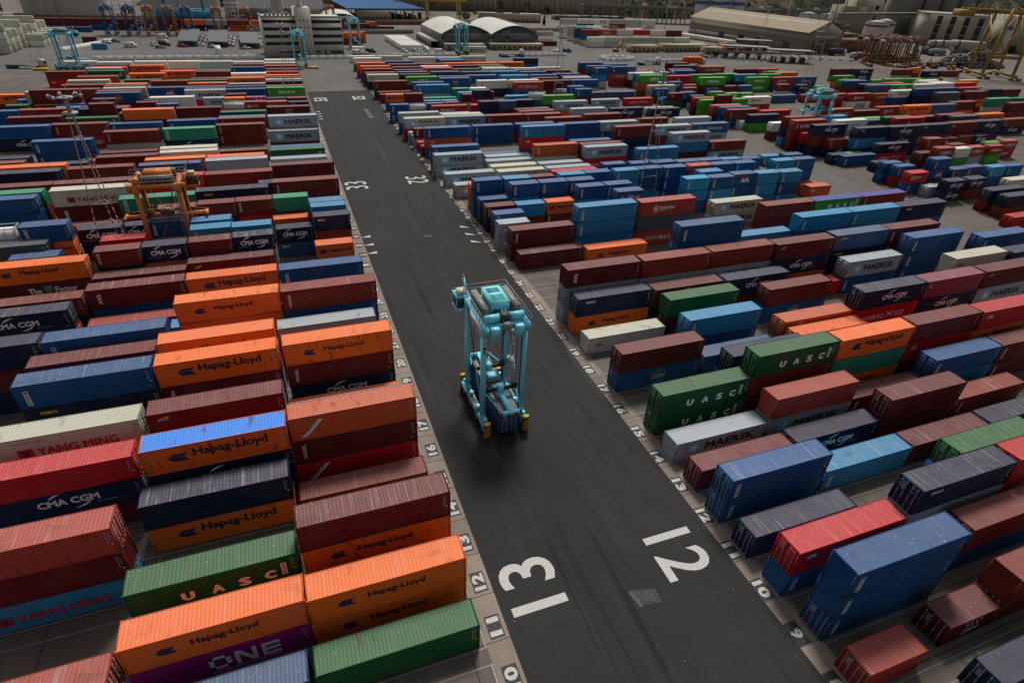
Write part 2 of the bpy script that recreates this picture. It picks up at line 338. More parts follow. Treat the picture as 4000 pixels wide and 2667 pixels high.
        put(g, 'Safmarine', X(.37), .95, 5.2 * k + .3, .95, WHT, -.01, slant=.25, y=Y); x = X(.2); arc(g, x, 1.35, .6 * (k + .3) * .8, 0, 360, .07, WHT, Y, n=16); rect(g, x - .3, x + .3, 1.15, 1.5, (.5, .03, .03), Y); rect(g, x - .3, x + .3, 1.28, 1.37, WHT, Y2)
    elif code == 'P': rect(g, X(.085), X(.085) + .2, .5, 2.3, WHT, Y); put(g, 'N. PINILLOS', X(.2), .8, 6.6, .95, WHT, .03, slant=.1, y=Y)
    elif code == 'D': x = X(.06); rect(g, x, x + .55, .35, 2.55, WHT, Y); put(g, 'DONGFANG', x + .12, .45, .32, 2.0, (.02, .09, .07), .03, rot=-90, y=Y2)
    elif code == 'T': put(g, 'Seatrade', X(.36), .9, 4.6, .85, (.02, .04, .2), .03, y=Y); flat(g, [(X(.25), 1.7), (X(.34), 1.7), (X(.32), 1.35), (X(.27), 1.35)], (.6, .13, .02), Y); flat(g, [(X(.27), 1.3), (X(.34), 1.3), (X(.32), .95), (X(.29), .95)], (.6, .13, .02), Y)
    elif code == 'F': put(g, 'The', X(.36), .9, 1.5, .85, WHT, .03, y=Y); put(g, 'Factor', X(.62), .9, 2.6, .85, WHT, .03, y=Y); x = X(.51); flat(g, [(x, 2.0), (x + 1, 2.0), (x + 1, 1.3), (x + .5, .7), (x, 1.3)], (.1, .3, .25), Y)
    elif code == 'v': put(g, 'HMM', X(.13), .6, .4, 1.6, RED, .04, rot=-90, y=Y)
    elif code == 'q': rect(g, X(.07), X(.07) + .35, h - 1.2, h - .6, (.5, .5, .5), Y)
    # id marks near the right end: rows of small characters and yellow plates
    if S or var == 0:
        c = (.5, .5, .5) if code not in ('m', 'S', 'O', 'y', 'N') else (.08, .08, .08); rr = random.Random(len(code) * 7 + int(L) + var + ord(code[0])); z = h - .35
        while z > h - 1.5: d = rr.uniform(.05, .14); rect(g, X(.955) - .03, X(.955) + .04, z - d, z, c, Y); z -= d + .05
        z = h - .5
        for _ in range(3): rect(g, X(.972) - .05, X(.972) + .05, z - .07, z, c, Y); z -= .3
        rect(g, X(.972) - .08, X(.972) + .08, h - 1.75, h - 1.55, YEL, Y)
        if rr.random() < .6: flat(g, [(X(.95) - .1, .55), (X(.95) + .1, .55), (X(.95), .75)], YEL, Y)
    _lg[key] = g; return g
# ---------------------------------------------------------------- containers
def corrugated(L, z0, z1, y, d, per, face, g, col=(1, 1, 1), mi=0):
    """vertical corrugation along x from -L/2 to L/2 at plane y (outward = face*y direction)"""
    n = int(L / per); p = L / n; xs = []; ys = []
    for i in range(n):
        for f, o in ((0, 0), (.27, 0), (.5, 1), (.77, 1)): xs.append(-L / 2 + (i + f) * p); ys.append(y - face * d * o)
    xs.append(L / 2); ys.append(y); m = len(xs)
    v = np.zeros((2 * m, 3), np.float32); v[:m, 0] = xs; v[m:, 0] = xs; v[:m, 1] = ys; v[m:, 1] = ys; v[:m, 2] = z0; v[m:, 2] = z1
    i = np.arange(m - 1); f = np.stack([i, i + 1, m + i + 1, m + i], 1)
    if face > 0: f = f[:, ::-1]
    g.add(v, f.copy(), col, mi)
_ct = {}
def container_parts(L, h, door, fine=True):
    key = (L, round(h, 3), door, fine)
    if key in _ct: return _ct[key]
    W = 1.219; per = .28 if fine else .62; hl = L / 2
    body = Geo(); corrugated(L - .3, .14, h - .1, -1.18, .036, per, -1, body); corrugated(L - .3, .14, h - .1, 1.18, .036, per, 1, body)
    e = Geo(); corrugated(2 * W - .25, .14, h - .1, -(hl - .05), .04, .3, -1, e)
    # blind end on the side opposite the door
    body.merge(e, Matrix.Rotation(R(90 if door < 0 else -90), 4, 'Z'))
    body.box(-hl + .1, hl - .1, -W + .06, W - .06, .06, .12)
    roof = Geo(); n = int((L - .2) / (.28 if fine else .62)); p = (L - .2) / n; xs = []; zs = []
    for i in range(n):
        for f, o in ((0, 0), (.3, 0), (.5, 1), (.8, 1)): xs.append(-(L - .2) / 2 + (i + f) * p); zs.append(h - .012 - .022 * o)
    xs.append((L - .2) / 2); zs.append(h - .012); m = len(xs); v = np.zeros((2 * m, 3), np.float32); v[:m, 0] = xs; v[m:, 0] = xs; v[:m, 1] = -W + .05; v[m:, 1] = W - .05; v[:m, 2] = zs; v[m:, 2] = zs
    i = np.arange(m - 1); roof.add(v, np.stack([i, i + 1, m + i + 1, m + i], 1))
    fr = Geo()
    for sx in (-1, 1):
        for sy in (-1, 1):
            x = sx * (hl - .08); y = sy * (W - .075)
            fr.box(x - .08, x + .08, y - .075, y + .075, .118, h - .118)
            for z in (0, h - .118): fr.box(x - .09 + sx * .005, x + .09 + sx * .005, y - .08, y + .08, z, z + .118, (.5, .45, .42))
        fr.box(sx * (hl - .07) - .06, sx * (hl - .07) + .06, -W + .15, W - .15, h - .12, h - .004); fr.box(sx * (hl - .07) - .06, sx * (hl - .07) + .06, -W + .15, W - .15, .02, .15)
    for sy in (-1, 1):
        fr.box(-hl + .16, hl - .16, sy * (W - .035) - .03, sy * (W - .035) + .03, h - .1, h - .002); fr.box(-hl + .16, hl - .16, sy * (W - .04) - .035, sy * (W - .04) + .035, .02, .16)
    dr = Geo(); bars = Geo(); x = door * (hl - .06)
    for sy in (-1, 1):
        y0, y1 = (.01, W - .16) if sy > 0 else (-W + .16, -.01)
        dr.box(min(x, x - door * .04), max(x, x - door * .04), y0, y1, .16, h - .13)
        for k in range(5):
            z = .3 + k * (h - .6) / 5; dr.box(min(x, x + door * .025), max(x, x + door * .025), y0 + .06, y1 - .06, z, z + (h - .6) / 9)
        for yy in (y0 + .28, y1 - .28):
            bars.cyl((x + door * .06, yy, .1), (x + door * .06, yy, h - .08), .02, n=5, col=(.42, .42, .41))
            for z in (.25, 1.05, 1.3, h - .3): bars.box(x + door * .06 - .03, x + door * .06 + .03, yy - .06, yy + .06, z - .03, z + .03, (.3, .3, .3))
    if door: 
        # placard marks on the right-hand leaf
        y0 = W - .9 if door < 0 else -W + .3
        for k in range(6): bars.box(min(x + door * .028, x + door * .034), max(x + door * .028, x + door * .034), y0, y0 + .35, h - .5 - k * .13, h - .44 - k * .13, (.45, .45, .45))
    _ct[key] = dict(body=body, roof=roof, frame=fr, door=dr, bars=bars); return _ct[key]
PAL = {'O': (242, 106, 12), 'o': (196, 84, 36), 'M': (100, 18, 26), 'm': (124, 38, 26), 'r': (160, 44, 34), 'R': (188, 2, 24), 's': (176, 66, 54), 'G': (6, 92, 44), 'g': (64, 158, 44), 't': (20, 148, 116), 'N': (8, 30, 66), 'n': (48, 84, 128), 'B': (0, 80, 138), 'b': (30, 132, 182), 'C': (0, 140, 192), 'W': (238, 238, 226), 'w': (196, 196, 178), 'y': (158, 170, 178), 'P': (160, 0, 120), 'p': (138, 50, 80), 'Y': (230, 160, 6), 'k': (66, 78, 88), 'K': (226, 226, 228)}
CNAME = {'O': 'orange', 'o': 'rusty orange', 'M': 'maroon', 'm': 'brown', 'r': 'brick red', 'R': 'bright red', 's': 'faded salmon', 'G': 'dark green', 'g': 'light green', 't': 'teal', 'N': 'navy', 'n': 'slate blue', 'B': 'blue', 'b': 'sky blue', 'C': 'cyan blue', 'W': 'white', 'w': 'cream', 'y': 'pale grey', 'P': 'magenta', 'p': 'plum', 'Y': 'yellow', 'k': 'dark grey', 'K': 'white'}
LNAME = {'h': 'dark-lettered', 'm': 'star-badged', 'S': 'star-badged', 'c': 'white-lettered', 'u': 'white-lettered', 'a': 'white-panelled', 't': 'white-lettered', 'x': 'white-lettered', 's': 'small-lettered', 'i': 'small-lettered', 'o': 'globe-badged', 'y': 'red-lettered', 'd': 'white-lettered', 'b': 'circle-badged', 'B': 'lettered', 'j': 'white-lettered', 'n': 'white-lettered', 'z': 'star-lettered', 'e': 'block-lettered', 'p': 'white-lettered', 'k': 'banner-marked', 'O': 'red-lettered', 'D': 'white-panelled', 'N': 'patch-lettered', 'f': 'script-lettered', 'P': 'white-lettered', 'T': 'blue-lettered', 'F': 'white-lettered', 'l': 'badge-marked', '-': 'plain'}
def jitcol(c, r, amt=.08):
    l = lin(c); f = 1 + r.uniform(-amt, amt) * 1.8; g_ = r.uniform(0, amt * .8); m = sum(l) / 3
    return tuple(min(.9, max(.003, (v * (1 - g_) + m * g_) * f)) for v in l)
def tank_geo(h=2.59):
    g = Geo(); W = 1.2; hl = 3.03; st = (.35, .36, .37)
    for sx in (-1, 1):
        for sy in (-1, 1): g.box(sx * (hl - .07) - .07, sx * (hl - .07) + .07, sy * (W - .07) - .07, sy * (W - .07) + .07, 0, h, st)
        for z in (0, h - .14): g.box(sx * (hl - .07) - .05, sx * (hl - .07) + .05, -W, W, z, z + .13, st)
        g.bar((sx * (hl - .1), -W + .1, .1), (sx * (hl - .1), W - .1, h - .1), .08, col=st)
    for sy in (-1, 1):
        for z in (0, h - .13): g.box(-hl + .1, hl - .1, sy * (W - .05) - .05, sy * (W - .05) + .05, z, z + .12, st)
    g.cyl((-hl + .35, 0, h / 2), (hl - .35, 0, h / 2), 1.12, n=20, col=(.72, .73, .74)); g.cyl((-hl + .12, 0, h / 2), (-hl + .35, 0, h / 2), .7, 1.12, n=20, col=(.7, .7, .72)); g.cyl((hl - .35, 0, h / 2), (hl - .12, 0, h / 2), 1.12, .7, n=20, col=(.7, .7, .72))
    for x in (-1.6, 0, 1.6): g.cyl((x - .04, 0, h / 2), (x + .04, 0, h / 2), 1.15, n=20, col=(.35, .36, .38))
    g.box(-.5, .5, -.3, .3, h - .2, h - .05, (.5, .5, .5)); return g
ROOFC = {'^': (0, 132, 240), '%': (44, 52, 150)}

DATA = """
-36.58 69.36 4s 3 R- Nc M-
-36.52 60.37 4h 3 s- M- by
-23.96 64.84 4h 2 N- Oh
-23.83 56.14 4h 2 Gu G-
-23.56 51.74 4h 2 Oh Pe
-36.95 51.64 4h 1 s-
-23.95 47.38 4h 1 n-
-11.30 56.03 4h 3 M- Oh
-11.25 51.54 4h 2 Oh Oh
-11.33 47.47 4h 1 G-
-11.34 64.64 4s 1 mt
-11.35 69.13 4h 3 ok Mt Rk
-11.54 77.52 4h 1 O-
-11.38 73.13 4h 2 y-
-11.33 82.20 4h 3 Oh Mt Nc
-11.99 90.82 4h 2 y-
-11.10 95.07 4h 3 mt B-
-11.24 107.58 4h 2 Ba
-5.45 116.47 2s 2 Oh B-
-11.31 124.98 2s 2 Nc ns
-4.96 122.49 2s 3 Ns m-
-5.05 127.20 2s 3 b-
-5.14 129.80 2s 3 b-
-11.59 129.63 2s 2 O-
-11.47 136.70 2s 2 Nc
-11.06 133.18 2s 3 t-
-11.06 139.30 4h 3 mt
-11.30 161.84 4s 2 yS M-
-13.45 142.01 2s 3 N-
-23.64 68.43 4h 3 Oh^ Nc M-
-23.71 73.58 4h 3 Ml
-36.36 73.40 4h 3 wy
-36.38 81.94 4h 3 Ba Ns
-24.07 82.01 4h 3 Oh Mt N-
-36.71 86.75 4s 3 M-
-24.15 86.30 4h 3 Oh
-35.83 89.99 4h 3 Ba
-48.29 90.29 4h 3 N- M-
-25.62 99.90 4h 1 ba
-23.39 95.33 4h 3 Oh O- M-
-35.95 107.85 4h 2 Mx B-
-23.66 107.83 4h 2 Oh
-48.57 113.46 4s 3 Oh MF
-36.28 112.72 4s 2 Mx
-23.91 113.28 4h 2 Ml
-35.96 116.16 2s 3 mt
-29.80 116.33 2s 3 Nc
-23.60 116.48 2s 3 M-
-17.44 116.81 2s 3 Nc
-35.74 120.09 2s 3 R-
27.35 82.00 4s 1 wO
27.08 73.27 4h 2 M- Bo
27.42 64.64 4h 2 Gu Gu
27.13 60.29 4s 1 ym
39.74 64.64 4h 3 Gu m- M-
40.03 77.81 4h 2 Ca B-
27.53 90.82 4h 3 Mx ym y-
27.61 109.28 4h 1 M-
27.88 87.29 4h 2 Ns Oh
40.17 86.68 4h 2 Mc N-
40.08 90.69 4h 3 m- yN
52.46 90.73 4h 3 m- ym
40.09 108.05 4h 1 Oh
40.17 113.42 4h 3 ba ba ba
52.89 112.91 4h 3 sb k- sB
48.78 94.84 4h 4 Ba B-
73.69 117.54 4s 2 wm ym
40.59 83.45 4h 2 G- M-
-54.00 118.78 4h 3 k- M-
-46.16 116.18 2s 3 B-
-45.41 121.43 2s 4 Ba Oh
-51.91 121.37 2s 4 K-
-39.73 125.39 2s 3 Nc N-
-35.68 132.43 2s 2 Nc
-30.08 125.97 2s 3 Ba
-49.07 103.08 4h 2 Nc O-
-35.90 103.72 4s 1 r-
-48.50 107.37 4s 2 m- N-
-62.06 189.13 4h 2 Ba Ba
-75.27 188.17 4s 1 N-
-75.34 184.58 4s 1 m-
-63.11 168.97 4h 2 O-
-59.94 171.91 4s 2 N-
-60.16 154.62 4h 3 N-
-49.48 181.75 4h 1 Ri
-46.97 175.39 4s 2 M-
-49.06 188.91 4s 1 M-
-36.93 171.40 4s 2 O-
-50.81 167.80 4s 2 m-
-37.68 167.52 4s 2 n-
-60.59 149.56 4s 3 m-
-47.36 146.51 4h 3 M-
-61.13 145.68 4s 3 t- m-
-61.41 142.59 4s 3 B- Ba
-47.03 142.67 4h 3 wy Mx
-36.18 138.55 4s 3 tD M-
-46.39 125.40 2s 3 M-
-47.96 133.33 4s 2 m-
-23.76 137.04 4h 3 Ns
-23.38 132.94 2s 3 m-
-17.24 133.10 2s 3 mt
-29.52 132.27 2s 3 m-
-17.64 121.11 2s 3 ba
-23.80 121.45 2s 3 ba
-23.83 124.96 2s 3 b-
-23.62 159.03 4s 3 y-
-22.79 146.64 4h 3 m^
-35.08 146.83 4h 3 Rd
-24.50 171.06 4s 2 O-
-23.85 184.05 4h 1 M-
-24.02 200.93 4s 2 mt mt
-23.54 205.56 4h 2 mt
-23.59 209.80 4s 2 b-
-23.23 213.41 4h 2 Gu
-36.01 196.23 4h 2 tD Nc
-35.83 204.97 4h 2 Ba
-35.44 223.33 4s 2 M-
-34.94 180.18 4s 2 w-
-34.68 176.87 4s 2 wO
-11.02 189.86 4h 2 ym M-
-10.63 193.00 4h 3 ym m-
-10.90 218.14 4h 2 Mz
-10.88 176.32 4s 2 B-
-10.96 171.87 4h 2 Gu
-11.07 164.44 4h 2 y-
-10.81 149.93 4h 3 M-
-10.86 228.85 2s 2 sb
-4.51 227.40 2s 2 Ns
-10.79 233.97 2s 2 N-
-4.64 233.78 2s 2 m-
-10.45 247.64 4h 2 gn
-10.45 251.06 4h 2 m-
-10.37 259.07 4h 2 Nc
-10.37 262.99 4h 2 w-
-10.37 267.03 4h 2 M-
-10.42 271.50 4h 2 O-
-10.42 279.18 4h 2 Ri
-10.09 289.31 4s 2 G-
-10.33 293.02 4h 2 Ri
-10.35 304.45 4s 2 w-
-10.09 308.76 4h 2 W-
-22.73 246.59 4h 2 Ba
-22.72 251.17 4h 2 N-
-22.65 259.61 4s 2 y-
-22.79 267.35 4h 2 Oh
-22.09 276.58 4h 2 W-
-22.37 290.37 4h 2 Ba
-22.01 297.31 4h 2 m-
-22.38 307.94 4s 2 W-
-23.09 235.96 2s 2 O-
-16.93 236.26 2s 2 Pe
-23.17 229.50 2s 2 K-
-17.01 229.40 2s 2 rb
-22.64 241.89 2s 2 M-
-35.02 246.26 4h 2 ym R-
-29.24 236.74 2s 2 ym
-35.01 249.39 4h 2 M-
-34.73 255.89 4s 2 B-
-34.94 258.49 4h 2 O-
-35.08 267.72 4s 2 G-
-35.06 271.21 4s 2 m-
-36.29 293.64 4s 1 Ba
-36.19 296.89 4h 1 M-
-34.64 285.46 4s 2 m-
-34.66 288.66 4s 2 G-
-34.15 305.25 4h 2 Wc m-
-46.28 310.54 4s 2 W- W-
-48.80 304.00 4s 1 Oh
-46.20 251.99 4h 2 Bp
-58.54 297.51 4h 1 Oh
-61.00 316.22 4h 1 Oh
-58.60 285.76 4s 1 G-
-47.36 267.28 4s 2 m-
-49.84 278.60 4s 1 Nc
-49.55 271.38 4h 1 b-
-43.65 236.11 4h 2 W-
-47.30 248.20 4h 1 N-
-59.32 244.68 4h 2 Bo M-
-59.57 248.02 4h 2 m-
-59.41 255.88 4s 2 w-
-59.74 259.58 4s 2 M-
-59.89 263.00 4s 2 O-
-72.18 262.47 4s 2 mt
-75.45 281.36 4s 1 O-
-72.10 270.78 4s 2 w-
-70.88 278.17 4s 2 r-
-73.54 304.52 4h 1 Gu
-75.56 312.75 4s 1 y-
-74.07 318.49 4h 1 N-
-74.16 315.35 4s 1 O-
-82.59 289.05 4s 2 m- Ri
-87.14 330.52 4s 1 WT
-74.21 327.93 4s 1 W-
-60.95 326.97 4h 1 Wc
-71.36 251.81 4h 2 mt M-
-74.82 237.76 4s 3 w-
-72.87 235.16 4h 3 m-
-86.03 248.70 4s 2 Oh M-
-78.24 240.66 2s 2 Ba
-79.03 233.09 2s 2 Gu
-72.17 232.44 2s 2 Ml
-66.01 232.57 2s 2 B-
-66.18 228.43 2s 2 b-
-55.81 219.04 2s 3 M-
-60.02 228.65 2s 2 M-
-53.88 227.38 2s 2 R-
-59.24 239.27 2s 2 Mz
-46.94 232.91 2s 2 M-
-41.33 229.59 2s 2 Ba
-73.30 223.72 4h 2 rd
-86.39 226.05 4s 2 B-
-59.40 222.66 4h 2 Nc
-46.43 210.16 4s 3 O-
-49.23 219.02 4s 2 m-
-74.53 217.59 4s 2 M-
-60.85 214.50 4s 2 Gu
-74.03 204.53 4h 2 B- Nc
-61.74 205.28 4h 2 mt Rd
-49.46 206.55 4s 2 Ba
-48.86 195.66 4h 2 mt wy
25.74 162.32 4s 2 ym ym
26.32 167.00 4h 2 Ba
27.10 177.41 4s 3 Ba oi Ba
43.31 188.13 4s 2 Ba Ba
56.41 188.26 4s 2 B-
51.57 170.90 4h 3 ba Ri B-
64.54 175.65 4s 3 B- B-
76.94 175.62 4s 3 ym Ba
76.78 166.36 4h 3 mt Ns
90.45 168.54 4s 3 ym mt
103.32 168.59 4s 3 nf ym
90.90 160.39 4s 3 ym ba M-
103.19 159.54 4s 2 mt ym
64.49 167.72 4s 2 Bf
64.60 162.18 4h 2 M-
64.63 159.38 4h 2 ym Rd
52.31 163.53 4h 2 ot w-
77.56 154.88 4h 2 ba
40.43 167.21 4s 1 y-
39.32 163.50 4s 1 y-
39.04 158.93 4s 1 w-
39.40 154.74 4s 1 wm
51.73 158.66 4s 1 y-
52.17 154.82 4s 1 y-
51.97 151.03 4h 1 R-
26.32 154.67 4h 1 ym
26.56 146.79 4h 1 ym
27.88 139.32 2s 2 O- o-
27.12 134.36 2s 3 Ba Ba B-
33.45 134.16 2s 3 ba
45.81 149.31 2s 1 M-
45.93 134.09 2s 3 ba
33.67 130.46 2s 3 Ba ba
39.95 130.38 2s 3 Ba Ba
46.11 130.21 2s 3 Ba
46.38 126.06 2s 3 Ba ba
52.68 126.05 2s 3 Ba ba
27.07 130.47 2s 2 Ba G-
27.14 126.46 2s 2 Mt N-
33.30 126.06 2s 2 b- m-
39.74 126.09 2s 2 Oh mt
27.41 122.32 2s 2 Ba M-
26.71 117.68 2s 2 ym ym
27.26 112.89 4h 2 Mt M-
52.79 121.70 2s 3 Bf
59.10 134.02 2s 3 ba b-
52.12 134.26 2s 3 Ba
65.24 134.17 2s 3 Ba B- ba
71.40 133.75 2s 3 Ba Ba Ba
63.32 146.73 2s 2 Ba
70.40 146.05 2s 2 Ba
70.89 137.71 2s 3 Ba
77.05 137.00 2s 3 Ba
83.19 136.88 2s 3 Ba
102.26 151.88 2s 1 ba
77.96 133.65 2s 3 s-
84.12 133.41 2s 3 Ba
96.57 140.47 2s 2 Ba
77.66 129.08 2s 3 ba
71.57 125.48 2s 3 Ca Ca B-
77.73 125.03 2s 3 Ba ba
84.26 125.93 2s 3 Bp Ba
90.42 125.32 2s 3 b- Ca ba
96.56 124.94 2s 3 ba Ba ba
101.48 132.60 2s 3 ba
107.63 132.61 2s 3 Ba B- ba
90.27 133.20 2s 3 Ba
108.42 151.21 2s 1 Ba
115.95 152.08 2s 1 ba
115.49 144.06 2s 2 Ba
102.32 121.24 2s 2 oi
108.12 129.27 2s 1 s-
77.98 99.14 4h 3 Ca B-
90.27 99.05 4h 3 Ca ba
102.54 98.88 4h 3 Ns Ba
77.50 107.74 4s 3 m% M-
89.79 107.61 4s 3 gu%
102.08 107.41 4s 3 mt%
65.70 100.31 4h 2 ba
64.75 90.21 4h 3 Ml Nc O-
77.57 90.66 4h 3 ns Ns
89.86 90.49 4h 3 Mt Mt
90.40 86.34 4h 3 Ba Ba Ba
77.28 86.37 4h 2 ym Ba
103.30 83.23 4h 3 Ba
89.67 78.05 4h 3 wO
101.96 77.18 4h 3 N-
65.22 73.37 4h 3 Nc Rd
77.51 73.29 4h 3 pq Nc
90.00 73.26 4h 3 Ml ym
76.91 64.33 4h 3 Ri Oh
57.13 82.09 4h 2 M- Bo
65.00 86.40 4s 1 R-
64.62 64.63 4h 3 M- Ri N-
52.62 73.75 4h 2 ok
52.95 71.15 4s 2 O-
52.05 64.44 4h 3 Oh t- Oh
64.89 60.56 4h 2 Ba ba
77.18 60.53 4h 2 Mt Mt
39.58 60.28 4h 2 s- ym
52.07 60.38 4h 1 Mt
52.31 56.24 4h 2 M- M-
65.00 56.28 4h 1 mt
64.45 51.94 4h 1 N-
51.93 51.82 4h 1 M-
51.82 47.57 4h 2 G-
39.77 56.30 4h 1 Nc
27.10 55.84 4h 1 M-
26.87 51.63 4h 2 Ba Ba
39.61 51.77 4h 1 ba
39.61 43.33 4h 3 Ns
52.17 43.35 4h 3 R-
26.83 47.33 4h 1 N-
27.00 43.17 4h 2 Ri Ba
27.35 38.85 4h 3 Ba Ba Ba
43.62 40.22 4h 2 m- B-
36.26 35.28 2s 1 Mz
42.50 35.33 4h 2 m- m-
26.95 34.61 2s 1 r-
39.92 73.28 4h 1 n-
40.23 68.84 4h 2 N-
52.71 86.43 4h 2 Nc M-
25.41 204.20 4h 2 ym B-
25.59 197.45 4h 2 wS R-
40.27 214.68 4h 1 y-
37.67 200.53 4h 2 w-
37.87 197.66 4h 2 ym
26.38 188.08 2s 2 Mx y-
26.01 193.27 4h 1 y-
26.38 190.68 4s 1 y-
26.43 183.96 2s 1 R-
26.49 180.01 2s 1 m-
50.15 197.08 4h 2 mt
25.43 218.88 2s 2 Ba Ba
33.81 231.58 2s 1 K-
40.24 231.81 2s 1 n-
46.78 232.57 2s 1 mt
40.68 226.00 4h 1 rb
49.97 212.08 4h 2 Rb s-
26.89 234.87 2s 2 Oh
33.62 235.36 2s 2 M-
40.12 235.97 2s 1 b-
46.28 235.74 2s 1 b-
40.71 239.25 4h 1 t-
52.94 231.89 2s 2 M- w-
59.43 235.18 2s 2 Mz
52.50 235.17 2s 2 b-
52.28 242.40 2s 2 t-
58.92 242.30 2s 2 W-
54.56 224.56 2s 3 N-
51.15 207.00 2s 3 N-
57.29 206.77 2s 3 n-
26.35 255.78 4h 2 mt B-
26.87 251.99 4h 1 M-
27.00 247.39 4h 1 m-
26.52 273.18 4s 2 wO
26.36 278.11 4s 2 m-
26.24 282.70 4h 2 mt
26.26 289.46 4h 2 O-
25.86 298.27 4h 2 Oh Ri
26.89 315.63 4s 2 W-
28.04 338.46 4h 1 W-
40.91 337.98 4h 1 w-
38.39 301.48 4h 2 B-
38.38 293.69 4h 2 M-
41.93 309.20 4h 1 n-
38.82 286.23 4h 2 M-
38.89 283.60 4s 2 Ba
39.35 278.38 4s 2 p-
39.28 272.86 4s 2 Nw
39.70 263.14 4h 2 gj
39.37 251.96 4h 2 Ba
40.13 246.53 4h 2 ba
51.04 312.32 4h 2 W-
50.85 294.53 4h 2 m-
51.93 291.93 4s 2 W-
51.18 283.56 4h 2 Oh
51.76 273.82 4h 2 Ba
52.06 263.08 4h 2 M-
51.78 259.51 4h 2 Bo
64.04 316.21 4s 2 w-
63.80 311.83 4s 2 B-
64.07 307.52 4s 2 Ba
64.09 299.26 4s 2 Oh
64.23 292.32 4s 2 M-
63.68 283.90 4s 2 G-
64.28 272.79 4h 2 n-
64.35 264.39 4h 2 Ba
64.87 253.00 4h 2 Wv N-
77.25 319.08 4s 2 w-
76.54 299.55 4s 2 O-
76.52 293.52 4s 2 m-
76.99 288.58 4s 2 g-
77.35 284.73 4s 2 W-
76.65 272.66 4h 2 b-
77.77 263.16 4h 2 ba
79.15 256.24 4s 2 W- N-
77.97 252.74 4h 2 W- B-
77.92 248.17 4h 2 sB Ba
90.45 250.24 4h 2 M- mt
102.94 250.21 4h 2 Ba wy
90.30 262.87 4h 2 Ba
103.45 268.47 4s 2 Ba
102.89 259.20 4h 2 N-
102.52 256.23 4h 2 w-
89.83 260.00 4s 2 M-
90.35 274.55 4s 2 n-
110.30 289.43 4s 1 N-
102.95 277.57 4s 2 m-
89.86 279.52 4s 2 Ba
101.92 284.96 4s 2 w-
89.64 283.82 4s 2 w-
101.74 311.81 4s 2 N- B-
89.89 300.19 4s 2 Oh
91.24 227.44 2s 3 Ba
90.62 235.77 2s 2 Ba
91.60 222.09 2s 3 Ba
91.39 232.24 2s 2 mt
78.18 231.88 2s 2 K- Ba
79.31 222.63 4h 2 g-
101.53 240.58 4h 1 k-
114.51 240.66 4h 1 n-
63.45 207.58 2s 3 N-
62.48 213.91 2s 3 b-
78.50 240.34 2s 1 b-
79.56 213.06 4h 2 ym O-
101.55 229.31 4s 1 ym
115.96 229.31 4s 1 Rd
80.61 201.82 4h 2 yN
93.74 200.35 4h 2 Nc R-
115.60 210.37 4h 1 Nc
115.35 213.05 4s 1 w-
61.73 204.18 4h 2 m-
62.13 201.05 4h 2 m-
62.44 196.78 4h 2 mt
68.25 193.76 4s 2 m^
76.92 185.09 4s 3 M-
102.18 197.20 4h 1 mt
102.65 176.15 4s 3 yN
38.66 169.81 4s 1 Ba
126.93 292.42 4h 2 Bp R-
137.03 287.58 4h 2 Ba m-
126.35 283.12 4h 2 n-
120.62 264.93 2s 3 Ba b-
130.17 267.65 4s 3 Ba sB r-
140.47 273.30 4s 2 s- m-
137.47 264.36 4h 2 W- M-
139.03 261.76 4h 2 ba y-
128.35 240.68 4h 3 gj o-
129.88 235.74 4h 2 w- y-
139.28 245.27 2s 1 Ba
174.54 264.45 4s 3 rB
174.90 267.46 4s 3 r-
175.25 293.23 4s 2 M-
174.47 285.35 4s 2 k-
162.44 271.42 4h 2 m-
161.66 267.56 4h 2 Ba
151.04 255.52 4h 2 RB
164.26 257.02 4h 2 gj
177.58 257.95 4h 2 g-
151.33 233.40 4h 3 gn M-
186.41 255.35 4h 2 ba N-
187.42 248.21 4h 2 gn gn
199.83 254.80 4h 2 g-
200.35 246.98 4h 2 rb B-
212.82 247.08 4h 2 n-
200.74 272.91 4s 2 M-
213.17 272.61 4s 2 Rb
213.34 265.35 4s 2 g-
212.37 258.55 4h 2 O-
145.44 245.31 2s 2 Bc Ba
130.85 232.33 2s 2 Ba
148.36 238.59 4s 2 m-
144.44 232.90 2s 2 rb
153.04 230.80 2s 2 Ba Ba
164.95 234.37 2s 2 M-
172.52 234.31 2s 2 n-
192.85 234.79 2s 2 mt w-
201.12 232.72 2s 2 Nc
207.57 228.73 2s 2 gj
131.65 223.60 2s 2 Mi G-
137.81 224.66 2s 2 Ba
150.39 223.85 2s 2 gj
138.98 204.98 2s 3 M-
155.42 220.61 2s 2 gj
161.58 219.94 2s 2 gj
131.88 229.73 2s 1 ba
137.71 218.15 2s 2 N-
134.21 211.51 4h 2 R- M-
134.33 207.70 4h 2 g- gj
151.18 210.67 2s 2 g-
157.83 212.80 4s 2 Wb Rb
182.20 225.06 4h 1 n-
132.84 198.90 4h 2 s- M-
134.02 195.85 4h 2 Ba B-
134.26 192.00 4h 2 mt Ba
138.52 186.22 4s 2 N- g-
137.74 189.40 2s 1 Wn
145.37 188.82 4h 2 RB m-
138.28 175.26 2s 2 W- m-
136.21 167.70 4h 3 m- N- b-
135.07 163.41 4h 3 rP r- M-
136.75 160.42 4h 2 R- N-
137.07 157.31 4h 3 Nc m- N-
141.12 154.71 4s 2 mt Nc
137.64 148.89 2s 1 Nc
139.00 146.16 4h 1 Ba
143.80 148.76 2s 1 g-
149.04 161.08 4h 3 WB y-
173.59 170.48 4h 2 n-
172.44 160.17 4h 3 RB
189.48 164.25 4s 3 M-
195.94 159.06 4h 3 k-
209.27 160.05 4h 3 Oh
147.80 152.13 4h 3 Ns ba N-
160.09 151.54 4h 3 Nc Nc
172.36 151.59 4h 3 Ns mt
185.27 152.08 4h 3 Mi Mi
